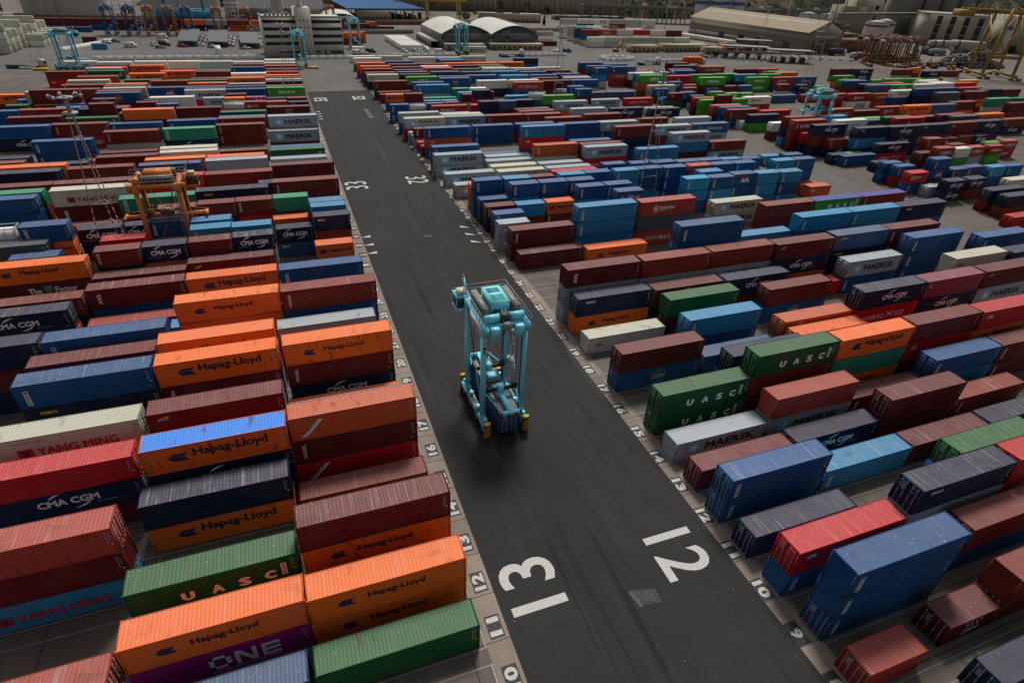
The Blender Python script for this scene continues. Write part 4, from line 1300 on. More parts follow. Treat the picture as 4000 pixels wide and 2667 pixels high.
    if sign:
        g = part('sign_board'); g.box(-W - .36, -W - .30, -3.0, .9, H - 1.55, H - .35, (.8, .8, .8))
        l_ = Geo(); v, fs, tw, th = text_geo('APM TERMINALS', .01); a = v[:, 0] / tw; b_ = v[:, 1] / th
        l_.add(np.stack([np.full_like(a, -W - .368), .7 - a * 3.5, H - 1.3 + b_ * .36], 1), fs, (.03, .03, .035)); flat_ = [(-W - .368, -.4, H - .8), (-W - .368, -1.3, H - .62), (-W - .368, -1.9, H - .82), (-W - .368, -1.3, H - .72)]; l_.add(flat_, [(0, 1, 2, 3)], (.5, .1, .03)); P.append(['lettering', g, l_])
        g2 = Geo(); P.append(['number_plate', None, g2])
        for (sx) in (-1,):
            g2.box(sx * W - .2, sx * W + .2, -ly - .335, -ly - .325, H - 3.6, H - 2.1, (.7, .7, .7))
            for k, ch in enumerate(num):
                v, fs, tw, th = text_geo(ch, .03); a = v[:, 0] / tw; b_ = v[:, 1] / th
                g2.add(np.stack([sx * W - .13 + a * .26, np.full_like(a, -ly - .34), H - 2.15 - (k + 1) * .47 + b_ * .4], 1), fs, DK)
        g2.box(-.75 + 0, .75, -2.37, -2.355, hoist + .55, hoist + .8, (.015, .015, .015))
        v, fs, tw, th = text_geo('NSC 644 E', .02); a = v[:, 0] / tw; b_ = v[:, 1] / th
        g2.add(np.stack([-.6 + a * 1.2, np.full_like(a, -2.365), hoist + .58 + b_ * .18], 1), fs, (.7, .7, .7))
    b = part('beacon'); b.bar((-W, 3.3, H), (-W, 4.6, H + 1.7), .22, col=col); b.cyl((-W, 4.6, H + 1.7), (-W, 4.6, H + 1.95), .12, n=8, col=(.8, .1, .01))
    return P
def build_carrier(P, loc, rz, label, detail=True, group='straddle carriers about the terminal'):
    if detail:
        root = empty('straddle_carrier', loc, rz); made = {}
        for nm, par, g in P:
            if not g.v: continue
            mt = M_GLASS if nm == 'window' else M_RUBBER if nm == 'wheel' else M_PAINT
            o = link(nm, g.mesh(nm, mt), made[id(par)] if par is not None else root); made[id(g)] = o
    else:
        g = Geo()
        for nm, par, q_ in P: g.merge(q_)
        root = link('straddle_carrier', g.mesh('straddle_carrier', M_PAINT), None, loc, rz)
    tag(root, label, 'straddle carrier', group); return root
PC = carrier_parts(CY, hoist=4.05)
build_carrier(PC, (11.15, 73.7, 0), 0, 'pale blue straddle carrier driving on the dark road with a container slung inside')
# the container it carries
def held(x, y, z, rz, L, code, label):
    h = 2.896; col = lin((40, 70, 122)) if code[0] == 'n' else lin(PAL[code[0]]); o = link('shipping_container', part_mesh('body', L, h, -1, M_BODY), None, (x, y, z), rz, col); tag(o, label, 'container', 'containers held by straddle carriers')
    link('roof', part_mesh('roof', L, h, -1, M_ROOF), o, color=lin((110, 120, 128))); link('frame', part_mesh('frame', L, h, -1, M_BODY), o, color=tuple(v * .8 for v in col))
    d = link('door', part_mesh('door', L, h, -1, M_BODY), o, color=tuple(v * 1.2 for v in col)); link('locking_bars', part_mesh('bars', L, h, -1, M_LET), d); return o
held(11.25, 74.5, .85, R(90), 12.19, 'n-', 'long worn blue container slung inside the pale blue carrier on the road')
PO = carrier_parts(ORG, hoist=8.2, num='77')
build_carrier(PO, (-27.3, 126.7, 0), R(-90), 'orange straddle carrier standing over the container rows left of the road')
PS = carrier_parts(CY, hoist=9.0, num='7')
build_carrier(PS, (152.5, 172.2, 0), R(-90), 'pale blue straddle carrier standing over rows beyond the cross aisle')
PD = {'c': carrier_parts(CY, 13.5, hoist=3.6), 'b': carrier_parts(DBL, 13.5, hoist=3.6), 'o': carrier_parts((.42, .15, .03), 13.5, hoist=3.6), 'r': carrier_parts(RST, 13.5, hoist=2.2)}
for k, x, y, rz, lab in (('c', -84, 328, -90, 'pale blue straddle carrier behind the white lettered container, far left yard edge'), ('c', 5.0, 328, 0, 'pale blue straddle carrier at the far end of the road before the office'), ('c', 37.5, 390, 0, 'pale blue straddle carrier over orange containers right of the office'), ('c', 91.5, 366, 0, 'pale blue straddle carrier before the arched warehouse'),
        ('b', -88, 443, 0, 'dark blue straddle carrier, leftmost of the parked row by the tanks'), ('b', -77.5, 443, 0, 'dark blue straddle carrier, second of the parked row'), ('o', -68, 443, 0, 'orange straddle carrier, third of the parked row'), ('o', -58, 443, 0, 'orange straddle carrier, fourth of the parked row'), ('b', -49, 443, 0, 'dark blue straddle carrier, fifth of the parked row'), ('o', -33, 443, 0, 'orange straddle carrier behind the second solar carport'), ('o', -17.5, 443, 0, 'orange straddle carrier, rightmost of the parked row beside the office'), ('o', 33, 470, 0, 'orange straddle carrier behind the office right corner')):
    build_carrier(PD[k], (x, y, 0), R(rz), lab, False)
for k in range(9):
    build_carrier(PD['r'], (344 + (k % 5) * 7.4 + rnd.uniform(-.5, .5), 318 + (k // 5) * 11 + rnd.uniform(-1, 1), 0), R(rnd.uniform(-4, 4)), 'disused orange straddle carrier in the %s of the parked cluster, %s from left' % ('front row' if k < 5 else 'back row', ORD[k % 5]), False)

# ================================================================ light masts
def mast(x, y, H, label, spread=2.4, bands=True, heads=6):
    root = empty('light_mast', (x, y, 0)); legs = []
    for k in range(3):
        g = Geo(); a = R(90 + 120 * k); n = 14
        for j in range(n):
            z0, z1 = H * j / n, H * (j + 1) / n; r0 = spread * (1 - z0 / H) + .3; r1 = spread * (1 - z1 / H) + .3
            c = ((.6, .6, .6) if j % 2 else (.45, .03, .03)) if bands and z0 < H * .5 and z0 > H * .1 else (.33, .31, .30)
            sub = 3 if bands else 1
            for q_ in range(sub):
                t0 = q_ / sub; t1 = (q_ + 1) / sub; cc = c if not (bands and H * .1 < z0 < H * .5) else ((.6, .6, .6) if (j * sub + q_) % 2 else (.45, .03, .03))
                g.cyl(((r0 + (r1 - r0) * t0) * math.cos(a), (r0 + (r1 - r0) * t0) * math.sin(a), z0 + (z1 - z0) * t0), ((r0 + (r1 - r0) * t1) * math.cos(a), (r0 + (r1 - r0) * t1) * math.sin(a), z0 + (z1 - z0) * t1), .075, n=6, col=cc)
        link('leg', g.mesh('leg', M_LET), root)
    g = Geo()
    for j in range(1, 8):
        z = H * j / 8; r_ = spread * (1 - z / H) + .3; ps = [(r_ * math.cos(R(90 + 120 * k)), r_ * math.sin(R(90 + 120 * k)), z) for k in range(3)]
        for k in range(3): g.cyl(ps[k], ps[(k + 1) % 3], .05, n=5, col=(.36, .34, .33))
    link('brace', g.mesh('brace', M_LET), root)
    g = Geo(); g.cyl((0, 0, H), (0, 0, H + 2.2), .28, n=10, col=(.3, .3, .3)); g.cyl((0, 0, H - .15), (0, 0, H + .05), .95, n=14, col=(.4, .4, .4)); g.cyl((0, 0, H + 1.9), (0, 0, H + 2.0), 1.0, n=14, col=(.35, .35, .35)); pl = link('platform', g.mesh('platform', M_LET), root)
    g = Geo()
    for k in range(heads):
        a = 2 * math.pi * k / heads; c, s_ = math.cos(a), math.sin(a); g.bar((1.2 * c, 1.2 * s_, H + 2.0), (1.75 * c, 1.75 * s_, H + 2.25), .12, col=(.3, .3, .3)); g.cyl((1.75 * c, 1.75 * s_, H + 2.25), (2.0 * c, 2.0 * s_, H + 2.05), .2, .26, n=10, col=(.4, .4, .4))
    link('floodlight', g.mesh('floodlight', M_LET), root)
    tag(root, label, 'light mast', 'lattice light masts'); return root
mast(-34.4, 121.6, 25.5, 'slim lattice light mast with red and white bands left of the orange carrier')
mast(67.2, 133.0, 25.5, 'slim lattice light mast with red and white bands among blue containers')
mast(86.6, 226.5, 24.5, 'slim lattice light mast before the arched warehouse, behind pale containers')
mast(-3.1, 248, 22.5, 'slim lattice light mast beside the far road end, in front of the office')
mast(209.7, 236.7, 23, 'slim lattice light mast beyond the cross aisle near the gate canopies', heads=4)
mast(-101, 352, 24, 'slim lattice light mast beside the pale container stacks at far left', heads=4)
mast(10, 356, 30, 'slim lattice light mast standing right in front of the office', heads=4)
mast(-67, 405, 28, 'slim lattice light mast in the car park before the storage tanks', heads=4)
mast(262, 330, 26, 'slim lattice light mast at the gate canopies', heads=4)
def pole(x, y, H, label):
    g = Geo(); g.cyl((0, 0, 0), (0, 0, H), .28, .14, n=8, col=(.34, .34, .33)); g.box(-1.4, 1.4, -.15, .15, H - .2, H, (.3, .3, .3))
    for k in (-1, 1): g.box(k * 1.2 - .3, k * 1.2 + .3, -.3, .1, H - .1, H + .2, (.45, .45, .44))
    tag(link('lamp_post', g.mesh('lamp_post', M_LET), None, (x, y, 0)), label, 'lamp post', 'tall lamp posts')
for x, y, H, l in ((307.5, 327.5, 27, 'tall grey lamp post right of the gate canopies'), (262, 432, 30, 'tall grey lamp post behind the pale container stack'), (180, 570, 16, 'grey lamp post before the retaining wall, left'), (210, 572, 16, 'grey lamp post before the retaining wall, middle'), (240, 574, 16, 'grey lamp post before the retaining wall, right'), (300, 560, 16, 'grey lamp post at the viaduct foot'), (330, 556, 16, 'grey lamp post under the viaduct'), (-111, 500, 9, 'small lamp post at the left storage tank'), (-133, 502, 9, 'small lamp post left of the left storage tank')): pole(x, y, H, l)
# ================================================================ buildings and surroundings
CREAM, TAN, BRK, GRYW = (.68, .64, .55), (.36, .30, .21), (.22, .10, .06), (.30, .29, .27)
def part(name, g, mat, parent): return link(name, g.mesh(name, mat), parent)
def root_at(name, x, y, rz, label, cat, group=None): return tag(empty(name, (x, y, 0), R(rz)), label, cat, group)
# office block
o = root_at('office_building', -9, 359, 4.6, 'cream office block with dark window bands and a central stair tower', 'office building')
g = Geo(); g.box(0, 15.5, 0, 14, 0, 17.0, CREAM); g.box(22.7, 37.3, 0, 14, 0, 17.0, CREAM); g.box(-.1, 15.5, -.1, .3, 16.6, 17.5, (.42, .39, .34)); g.box(22.7, 37.4, -.1, .3, 16.6, 17.5, (.42, .39, .34)); g.box(-.15, .25, .3, 14, 16.6, 17.5, (.42, .39, .34)); part('wall', g, M_WALL, o)
g = Geo(); g.box(15.5, 22.7, -1.0, 9, 0, 21, CREAM)
for z in (15.3, 12.3, 9):
    for x in (16.9, 18.8, 20.7): g.box(x, x + .7, -1.03, -.98, z, z + .6, (.02, .02, .02))
part('stair_tower', g, M_WALL, o)
for k, z in enumerate((14.4, 11.2, 8.0, 4.9)):
    for a, b in ((.35, 15.5), (22.7, 37.0)):
        g = Geo(); g.box(a, b, -.12, -.02, z, z + 1.25, (.015, .017, .02)); n = int((b - a) / 1.25)
        for j in range(n + 1): g.box(a + j * (b - a) / n - .04, a + j * (b - a) / n + .04, -.16, -.12, z, z + 1.25, (.10, .10, .09))
        w = part('window_band', g, M_LET, o); g = Geo(); g.box(a, b, -.3, -.02, z + 1.25, z + 1.42, (.03, .22, .15)); part('sill', g, M_LET, w)
g = Geo()
for a, b in ((6, 15.5), (23.5, 25.5), (27.5, 28.6), (30.8, 37)): g.box(a, b, -.12, -.02, 1.4 if b < 28 else .9, 2.2, (.015, .017, .02))
part('window', g, M_LET, o)
g = Geo()
for k in range(7): g.box(2 + k * 1.9, 3.3 + k * 1.9, 4, 6, 17.0, 18 + (k % 3) * .3, (.25, .2, .17) if k % 3 else (.05, .2, .3))
for k in range(9): g.bar((23 + k * 1.6, 6, 17), (23 + k * 1.6, 6, 19.4), .12, col=(.3, .3, .3))
g.bar((23, 6, 19.4), (36, 6, 19.4), .12, col=(.3, .3, .3)); g.bar((23, 6, 18.4), (36, 6, 18.4), .12, col=(.3, .3, .3)); g.cyl((18.5, 4, 21), (18.5, 4, 29), 1.9, n=4, col=(.62, .62, .62)); part('roof_plant', g, M_LET, o)
# arched warehouse
o = root_at('arched_warehouse', 85.5, 388, 0, 'warehouse with two pale barrel roofs and glazed arched gables', 'warehouse')
W_ = 30.0; D_ = 50
for k in range(2):
    x0 = k * W_; g = Geo(); n = 18; pts = [(x0 + W_ * i / n, 7.4 + 4.6 * math.sin(math.pi * i / n) ** .9) for i in range(n + 1)]
    for i in range(n):
        (a, za), (b, zb) = pts[i], pts[i + 1]; g.add([(a, -1.2, za), (b, -1.2, zb), (b, D_, zb), (a, D_, za)], [(0, 1, 2, 3)], (.62, .62, .56)); g.add([(a, -1.2, za - .5), (b, -1.2, zb - .5), (b, -1.2, zb), (a, -1.2, za)], [(0, 1, 2, 3)], (.20, .36, .31))
    for i in range(1, 9): g.box(x0 + W_ * .62, x0 + W_ * .68, 4 + i * 4.8, 5 + i * 4.8, 11.4, 12.1, (.4, .38, .33))
    part('roof', g, M_WALL, o)
    g = Geo(); f_ = [(x0 + .3, 4.6)] + [(a, z - .5) for a, z in pts[1:-1]] + [(x0 + W_ - .3, 4.6)]; g.prism(f_, 0.3, .5, 'y', (.10, .10, .095))
    for i in range(1, 26): 
        xx = i / 26; g.box(x0 + W_ * xx - .07, x0 + W_ * xx + .07, .12, .3, 7.0, 6.9 + 4.6 * math.sin(math.pi * xx) ** .9, (.33, .33, .32))
    part('gable_window', g, M_LET, o)
    g = Geo(); g.box(x0, x0 + W_, .05, .3, 6.6, 7.1, (.33, .33, .32)); g.box(x0, x0 + W_, .3, .5, 0, 6.6, (.36, .32, .26)); g.box(x0 + 1.4, x0 + 9.6, .1, .3, 1, 6.4, (.14, .14, .15)); g.box(x0 + 11, x0 + W_ - 1.5, .1, .3, 3.4, 6.4, (.17, .17, .17)); part('wall', g, M_WALL, o)
g = Geo(); g.box(-.2, .2, 0, D_, 0, 7.2, (.15, .15, .145)); 
for k in range(13): g.box(-.45, -.2, k * 4.1, k * 4.1 + .5, 0, 7.2, (.32, .32, .31))
g.box(-.4, -.2, 0, D_, 3.4, 3.8, (.34, .34, .33)); g.box(-5, -.4, 2, D_ - 6, 3.0, 3.3, (.42, .4, .36))
for k in range(12): g.box(-4.9, -4.5, 3 + k * 3.4, 5.4 + k * 3.4, 0, 2.9, (.02, .02, .02)); g.box(-5.0, -4.4, 5.4 + k * 3.4, 6.4 + k * 3.4, 0, 3, (.5, .5, .48))
g.box(2 * W_ - .2, 2 * W_ + .2, 0, D_, 0, 7.2, (.3, .3, .28)); part('side_wall', g, M_WALL, o)
def low_building(x, y, rz, w, d, h, label, roofc=(.5, .5, .48), wallc=(.42, .31, .18), doors=3, name='low_building'):
    o = root_at(name, x, y, rz, label, 'building', 'low brick service buildings'); g = Geo(); g.box(0, w, 0, d, 0, h, wallc); part('wall', g, M_WALL, o)
    g = Geo(); g.box(-.4, w + .4, -.6, d + .4, h, h + .3, roofc); part('roof', g, M_WALL, o)
    n = max(2, int(w / 3.2))
    for k in range(n):
        g = Geo(); x0 = (k + .3) * w / n
        if k % doors == 0: g.box(x0, x0 + 1.0, -.05, 0, 0, 2.1, (.03, .03, .03)); part('door', g, M_LET, o)
        else: g.box(x0, x0 + 1.4, -.05, 0, 1, 2.1, (.04, .045, .05)); part('window', g, M_LET, o)
low_building(86, 378, 0, 22, 5, 2.9, 'low brick office under the left arch of the warehouse, white roof'); low_building(113, 379, 0, 32, 5, 2.9, 'low brick office under the right arch of the warehouse, white roof')
low_building(199, 367, 3, 20, 7, 3.2, 'low brown hut with tan roof before the pale container stack', (.35, .28, .18)); low_building(223, 368, 3, 34, 8, 3.6, 'long low tan building before the pale container stack', (.40, .35, .22), (.40, .33, .2)); low_building(246, 358, 3, 15, 6, 3.4, 'low tan building right of the long tan one', (.36, .32, .22))
low_building(60, 545, 3, 26, 10, 6, 'windowless tan block below the blue canopy', (.4, .36, .28), TAN); low_building(236, 566, -5, 66, 14, 3, 'long low grey-roofed shed before the retaining wall', (.17, .18, .2), (.2, .18, .15)); low_building(158, 545, -8, 52, 8, 6, 'long tan arcade building right of the yellow gantry', (.42, .37, .3), (.42, .36, .27), 1)
# big tan warehouse
o = root_at('gabled_warehouse', 324, 359, 9.3, 'large tan gabled warehouse with a pale ridge stripe', 'warehouse')
g = Geo(); gw = 37; gd = 108; prof = [(0, 0), (gw, 0), (gw, 12.0), (gw * .5, 18.8), (0, 12.5)]; g.prism([(0, 0), (gw, 0), (gw, 12.2), (gw / 2, 18.6), (0, 12.2)], 0, gd, 'y', (.27, .235, .17)); g.box(-.1, 0, .2, gd, 6.8, 9.8, (.25, .25, .19)); g.box(.3, gw - .3, -.1, 0, 6.8, 9.8, (.25, .25, .19)); g.box(-.25, 0, .2, gd, 0, 4.2, (.22, .2, .17)); part('wall', g, M_WALL, o)
g = Geo()
for s_ in (0, 1):
    a, b = (gw * s_ + (-.8 if s_ == 0 else .8), gw / 2); z0, z1 = 12.25, 18.9
    g.add([(a, -.8, z0), (b, -.8, z1), (b, gd + .5, z1), (a, gd + .5, z0)], [(0, 1, 2, 3) if s_ == 0 else (3, 2, 1, 0)], (.33, .26, .17)); t0, t1 = .66, .76; 
    g.add([(a + (b - a) * t0, 6, z0 + (z1 - z0) * t0 + .06), (a + (b - a) * t1, 6, z0 + (z1 - z0) * t1 + .06), (a + (b - a) * t1, gd - 8, z0 + (z1 - z0) * t1 + .06), (a + (b - a) * t0, gd - 8, z0 + (z1 - z0) * t0 + .06)], [(0, 1, 2, 3) if s_ == 0 else (3, 2, 1, 0)], (.42, .42, .40))
part('roof', g, M_WALL, o)
for y, c in ((12, .05), (36, .02), (52, .02), (71, .05)): g = Geo(); g.box(-.6, -.1, y, y + 5, 0, 5.2, (c, c, c)); part('door', g, M_LET, o)
g = Geo(); g.box(8, 12, -.4, 0, 0, 5, (.02, .02, .02)); g.box(16, 20, -.3, 0, 0, 5, (.25, .24, .2)); part('door', g, M_LET, o); g = Geo(); g.box(6, 14, -4.5, 0, 5.6, 5.9, (.28, .26, .2)); g.box(19, 30, -4.5, 0, 5.6, 5.9, (.28, .26, .2)); part('canopy', g, M_WALL, o)
low_building(366, 363, 9, 30, 18, 7, 'rounded red brick shed right of the large warehouse', (.2, .1, .06), BRK)
def silo(x, y, r, H, label, bands, cap=1.5, col=(.58, .58, .58), name='storage_silo', cat='silo', group=None, n=28):
    o = tag(empty(name, (x, y, 0)), label, cat, group); g = Geo(); z = 0
    for z0, z1, c in sorted(bands) + [(H, H, None)]:
        if z0 > z: g.cyl((0, 0, z), (0, 0, z0), r, n=n, col=col, caps=False)
        if c: g.cyl((0, 0, z0), (0, 0, z1), r, n=n, col=c, caps=False)
        z = z1
    part('shell', g, M_WALL, o); g = Geo(); g.cyl((0, 0, H), (0, 0, H + cap), r * 1.01, r * .25, n=n, col=tuple(v * .9 for v in col))
    for k in range(12): g.bar((r * math.cos(k * .5236), r * math.sin(k * .5236), H), (r * math.cos(k * .5236), r * math.sin(k * .5236), H + 1.1), .1, col=(.4, .4, .4))
    part('roof', g, M_WALL, o); g = Geo()
    for dx in (-.3, .3): g.bar((dx, -r - .25, 0), (dx, -r - .25, H), .1, col=(.35, .35, .35))
    for k in range(int(H / 1.2)): g.bar((-.3, -r - .25, k * 1.2), (.3, -r - .25, k * 1.2), .07, col=(.35, .35, .35))
    part('ladder', g, M_LET, o); return o
for k, (x, y, l) in enumerate(((358, 526, 'leftmost'), (369, 519, 'second'), (381, 524, 'third'), (391, 518, 'rightmost'))): silo(x, y, 5.4, 26, 'tall white silo with blue band behind the tan warehouse, %s of four' % l, [(17.5, 20.2, (.03, .12, .32))], group='white silos with blue bands')
silo(396, 372, 7.6, 17.5, 'white silo with dark red band behind the orange carriers, left', [(15.2, 16.5, (.28, .02, .04))], group='red banded silos'); silo(411, 378, 6.2, 18, 'white silo with dark red band behind the orange carriers, right', [(15.7, 17, (.28, .02, .04))], group='red banded silos')
for k, (x, y, r) in enumerate(((492, 536, 8.5), (513, 528, 10.5), (538, 524, 9))): silo(x, y, r, 11, 'squat white tank with blue band below the cliff, %s of three' % ORD[k], [(4.5, 7, (.03, .13, .30))], 1.5, name='storage_tank', cat='tank', group='squat tanks below the cliff')
silo(520, 362, 3.2, 17, 'slim white silo with blue cap beside the yellow crane', [(15, 17, (.03, .08, .3))])
silo(-133, 560, 25, 30, 'huge pale storage tank with brown rust streaks at far left', [(29, 30, (.2, .2, .2))], 3, (.44, .43, .39), 'storage_tank', 'tank', 'huge storage tanks', 48); silo(-61, 556, 25, 28, 'huge pale storage tank with a top walkway, behind the parked carriers', [(13, 13.6, (.25, .25, .25)), (27, 28, (.2, .2, .2))], 3, (.50, .49, .45), 'storage_tank', 'tank', 'huge storage tanks', 48)
silo(2, 520, 4, 26, 'pale upright cylinder behind the office roof, left', [], 2, (.5, .48, .43)); silo(-28, 528, 4.5, 26, 'pale upright cylinder between storage tank and grey shed', [], 2, (.5, .48, .43))
o = root_at('quay_crane', -66, 486, 4, 'bright blue crane portal standing before the right storage tank', 'crane'); bc = (.04, .24, .42)
for a in (0, 24):
    for b in (0, 14): g = Geo(); g.bar((a, b, 1), (a + (5 if a == 0 else -3), b, 44), 1.6, 1.3, bc); part('leg', g, M_PAINT, o)
g = Geo(); g.box(-4, 28, -1.2, 1.2, 5, 9, bc); g.box(-4, 28, 12.8, 15.2, 5, 9, bc); g.box(-2, 2, 0, 14, 1, 3, bc); g.box(22, 26, 0, 14, 1, 3, bc); g.box(3, 24, -1, 15, 43, 46, bc); part('portal', g, M_PAINT, o)
# pipe racks between the tanks
for x, l in ((-97, 'white pipe rack between the two storage tanks'), (-33, 'white pipe rack right of the storage tanks'), (-168, 'white pipe rack left of the storage tanks')):
    g = Geo()
    for j in range(5):
        for i in range(4): g.bar((x + i * 4, 512, 0), (x + i * 4, 512, 12), .25, col=(.5, .5, .48)); g.bar((x, 512 + i, 2 + j * 2.4), (x + 13, 512 + i, 2 + j * 2.4), .3, col=(.5, .5, .48))
        g.box(x + 1 + j * 2.3, x + 2.2 + j * 2.3, 513, 515, 1 + j, 4 + j * 1.3, (.12, .10, .09))
    tag(link('pipe_rack', g.mesh('pipe_rack', M_LET)), l, 'pipe rack')
# sheds with dark roofs behind the office
for x, w, l in ((-24, 25, 'dark grey steep-roofed shed left of the office tower top'), (6, 28, 'dark grey steep-roofed shed behind the office tower')):
    o = root_at('steep_roofed_shed', x, 530, 3, l, 'shed'); g = Geo(); g.box(0, w, 0, 60, 0, 8, (.2, .2, .2)); part('wall', g, M_WALL, o)
    g = Geo(); g.add([(-1, -1, 7.9), (w + 1, -1, 7.9), (w + 1, 40, 34), (-1, 40, 34)], [(0, 1, 2, 3)], (.15, .155, .165)); 
    for k in range(14): g.bar((k * w / 13, -1, 8.05), (k * w / 13, 40, 34.15), .12, col=(.10, .10, .11))
    part('roof', g, M_WALL, o)
g = Geo(); 
for i in range(14):
    a0, a1 = math.pi * i / 14, math.pi * (i + 1) / 14; g.add([(34 + 11 * -math.cos(a0), 470, 5 + 5 * math.sin(a0)), (34 + 11 * -math.cos(a1), 470, 5 + 5 * math.sin(a1)), (34 + 11 * -math.cos(a1), 505, 5 + 5 * math.sin(a1)), (34 + 11 * -math.cos(a0), 505, 5 + 5 * math.sin(a0))], [(0, 1, 2, 3)], (.62, .62, .6))
g.box(23.2, 44.8, 470.5, 505, 0, 5.2, (.3, .3, .28)); tag(link('barrel_roofed_shed', g.mesh('barrel_roofed_shed', M_WALL), None, (6, 0, 0)), 'white barrel-roofed shed just behind the office, right', 'shed')
# long brick walls
def wall_run(name, pts, h, th, col, label, cat='wall', mat=None):
    g = Geo()
    for (x0, y0), (x1, y1) in zip(pts[:-1], pts[1:]): g.bar((x0, y0, h / 2), (x1, y1, h / 2), th, h, col)
    for (x0, y0), (x1, y1) in zip(pts[:-1], pts[1:]):
        L = math.hypot(x1 - x0, y1 - y0); n = int(L / 6)
        for k in range(n): xx = x0 + (x1 - x0) * k / n; yy = y0 + (y1 - y0) * k / n; g.box(xx - .25, xx + .25, yy - th, yy + th, 0, h + .3, tuple(v * .8 for v in col))
    tag(link(name, g.mesh(name, mat or M_WALL)), label, cat)
def hwall(name, pts, h, th, col, label, cat='wall'):
    g = Geo()
    for (x0, y0), (x1, y1) in zip(pts[:-1], pts[1:]):
        d = Vector((x1 - x0, y1 - y0, 0)); L = d.length; q_ = Geo(); q_.box(0, L, -th / 2, th / 2, 0, h, col); n = max(1, int(L / 5))
        for k in range(n + 1): q_.box(k * L / n - .2, k * L / n + .2, -th, th, 0, h + .25, tuple(v * .75 for v in col))
        g.merge(q_, M4((x0, y0, 0), math.atan2(d.y, d.x)))
    tag(link(name, g.mesh(name, M_WALL)), label, cat)
hwall('brick_wall', [(-175, 500), (-18, 486)], 5.2, .5, (.17, .08, .05), 'long red-brown brick wall at the foot of the storage tanks')
hwall('brick_wall', [(40, 506), (160, 520)], 3, .5, (.26, .13, .08), 'long low brick wall behind the maroon truck container')
hwall('concrete_wall', [(36, 452), (84, 458)], 2.6, .4, (.36, .32, .26), 'pale concrete wall behind the row of white containers')
hwall('concrete_wall', [(148, 470), (260, 486)], 2.4, .4, (.34, .30, .24), 'pale concrete wall behind the tall pale container stack')
hwall('concrete_wall', [(268, 480), (318, 352), (262, 366)], 1.2, .3, (.3, .28, .25), 'low wall along the road of the tan warehouse')
hwall('retaining_wall', [(40, 648), (130, 646), (223, 640), (316, 602)], 17, 1.2, (.33, .27, .19), 'high tan retaining wall under the upper road', 'retaining wall')
# fences
def fence(pts, label, h=2.2):
    g = Geo()
    for (x0, y0), (x1, y1) in zip(pts[:-1], pts[1:]):
        L = math.hypot(x1 - x0, y1 - y0); n = int(L / 3)
        for k in range(n + 1): xx, yy = x0 + (x1 - x0) * k / n, y0 + (y1 - y0) * k / n; g.bar((xx, yy, 0), (xx, yy, h), .09, col=(.25, .25, .24))
        for z in (.3, h * .5, h - .1): g.bar((x0, y0, z), (x1, y1, z), .05, col=(.25, .25, .24))
    tag(link('fence', g.mesh('fence', M_LET)), label, 'fence')
fence([(-9, 356), (29, 359)], 'thin grey fence in front of the office'); fence([(-88, 436), (-20, 440)], 'thin fence along the back of the car park'); fence([(-84, 412), (-90, 436)], 'white slatted fence left of the car park', 2.5); fence([(200, 345), (300, 322), (330, 318)], 'thin fence by the gate canopies'); fence([(40, 452), (150, 470)], 'thin fence left of the arched warehouse'); fence([(270, 474), (330, 345)], 'thin fence between pale containers and the tan warehouse')
# blue canopy
o = root_at('blue_canopy', 52, 545, 8.5, 'long canopy with a bright blue sloping roof on white columns', 'canopy'); g = Geo(); g.add([(0, 0, 7.6), (64, 0, 7.6), (60, 62, 9.5), (3, 62, 9.5)], [(0, 1, 2, 3)], (.01, .12, .34)); g.add([(0, 0, 6.9), (64, 0, 6.9), (64, 0, 7.6), (0, 0, 7.6)], [(0, 1, 2, 3)], (.01, .09, .26))
for k in range(33): g.bar((k * 2, 0, 7.68), (3 + k * 1.78, 62, 9.58), .12, col=(.008, .07, .2))
part('roof', g, M_WALL, o); g = Geo()
for k in range(9): g.cyl((2 + k * 7.4, 2, 0), (2 + k * 7.4, 2, 7), .35, n=8, col=(.5, .5, .5)); g.cyl((2 + k * 7.4, 20, 0), (2 + k * 7.4, 20, 7), .35, n=8, col=(.5, .5, .5))
part('column', g, M_LET, o); g = Geo()
for k in range(22): g.box(1 + k * 2.9, 2.9 + k * 2.9, 8 + (k % 3) * 2, 12, 0, 2 + (k * 7 % 4) * .7, ((.3, .3, .3), (.05, .05, .05), (.3, .22, .06), (.08, .1, .14))[k % 4])
part('toll_booth', g, M_LET, o)
# yellow gantry crane behind the warehouse
def gantry(x, y, rz, w, d, H, label, col=(.55, .38, .06)):
    o = root_at('gantry_crane', x, y, rz, label, 'gantry crane')
    for a in (0, w):
        for b in (0, d): g = Geo(); g.box(a - .6, a + .6, b - .6, b + .6, 0, H, col); part('leg', g, M_PAINT, o)
    g = Geo()
    for b in (0, d): g.box(-8, w + 5, b - .7, b + .7, H, H + 2, col)
    for a in (0, w): g.box(a - .5, a + .5, 0, d, H, H + 1.5, col); g.box(a - .5, a + .5, 0, d, .6, 1.8, col)
    part('girder', g, M_PAINT, o); g = Geo(); g.box(w * .3, w * .7, -1, d + 1, H + 2, H + 5, col)
    for k in range(12): g.bar((-8 + k * (w + 13) / 11, -.7, H + 2), (-8 + k * (w + 13) / 11, -.7, H + 3.2), .1, col=col)
    g.bar((-8, -.7, H + 3.2), (w + 5, -.7, H + 3.2), .12, col=col); part('trolley', g, M_PAINT, o)
gantry(117, 553, -8, 26, 16, 13, 'yellow gantry crane behind the arched warehouse')
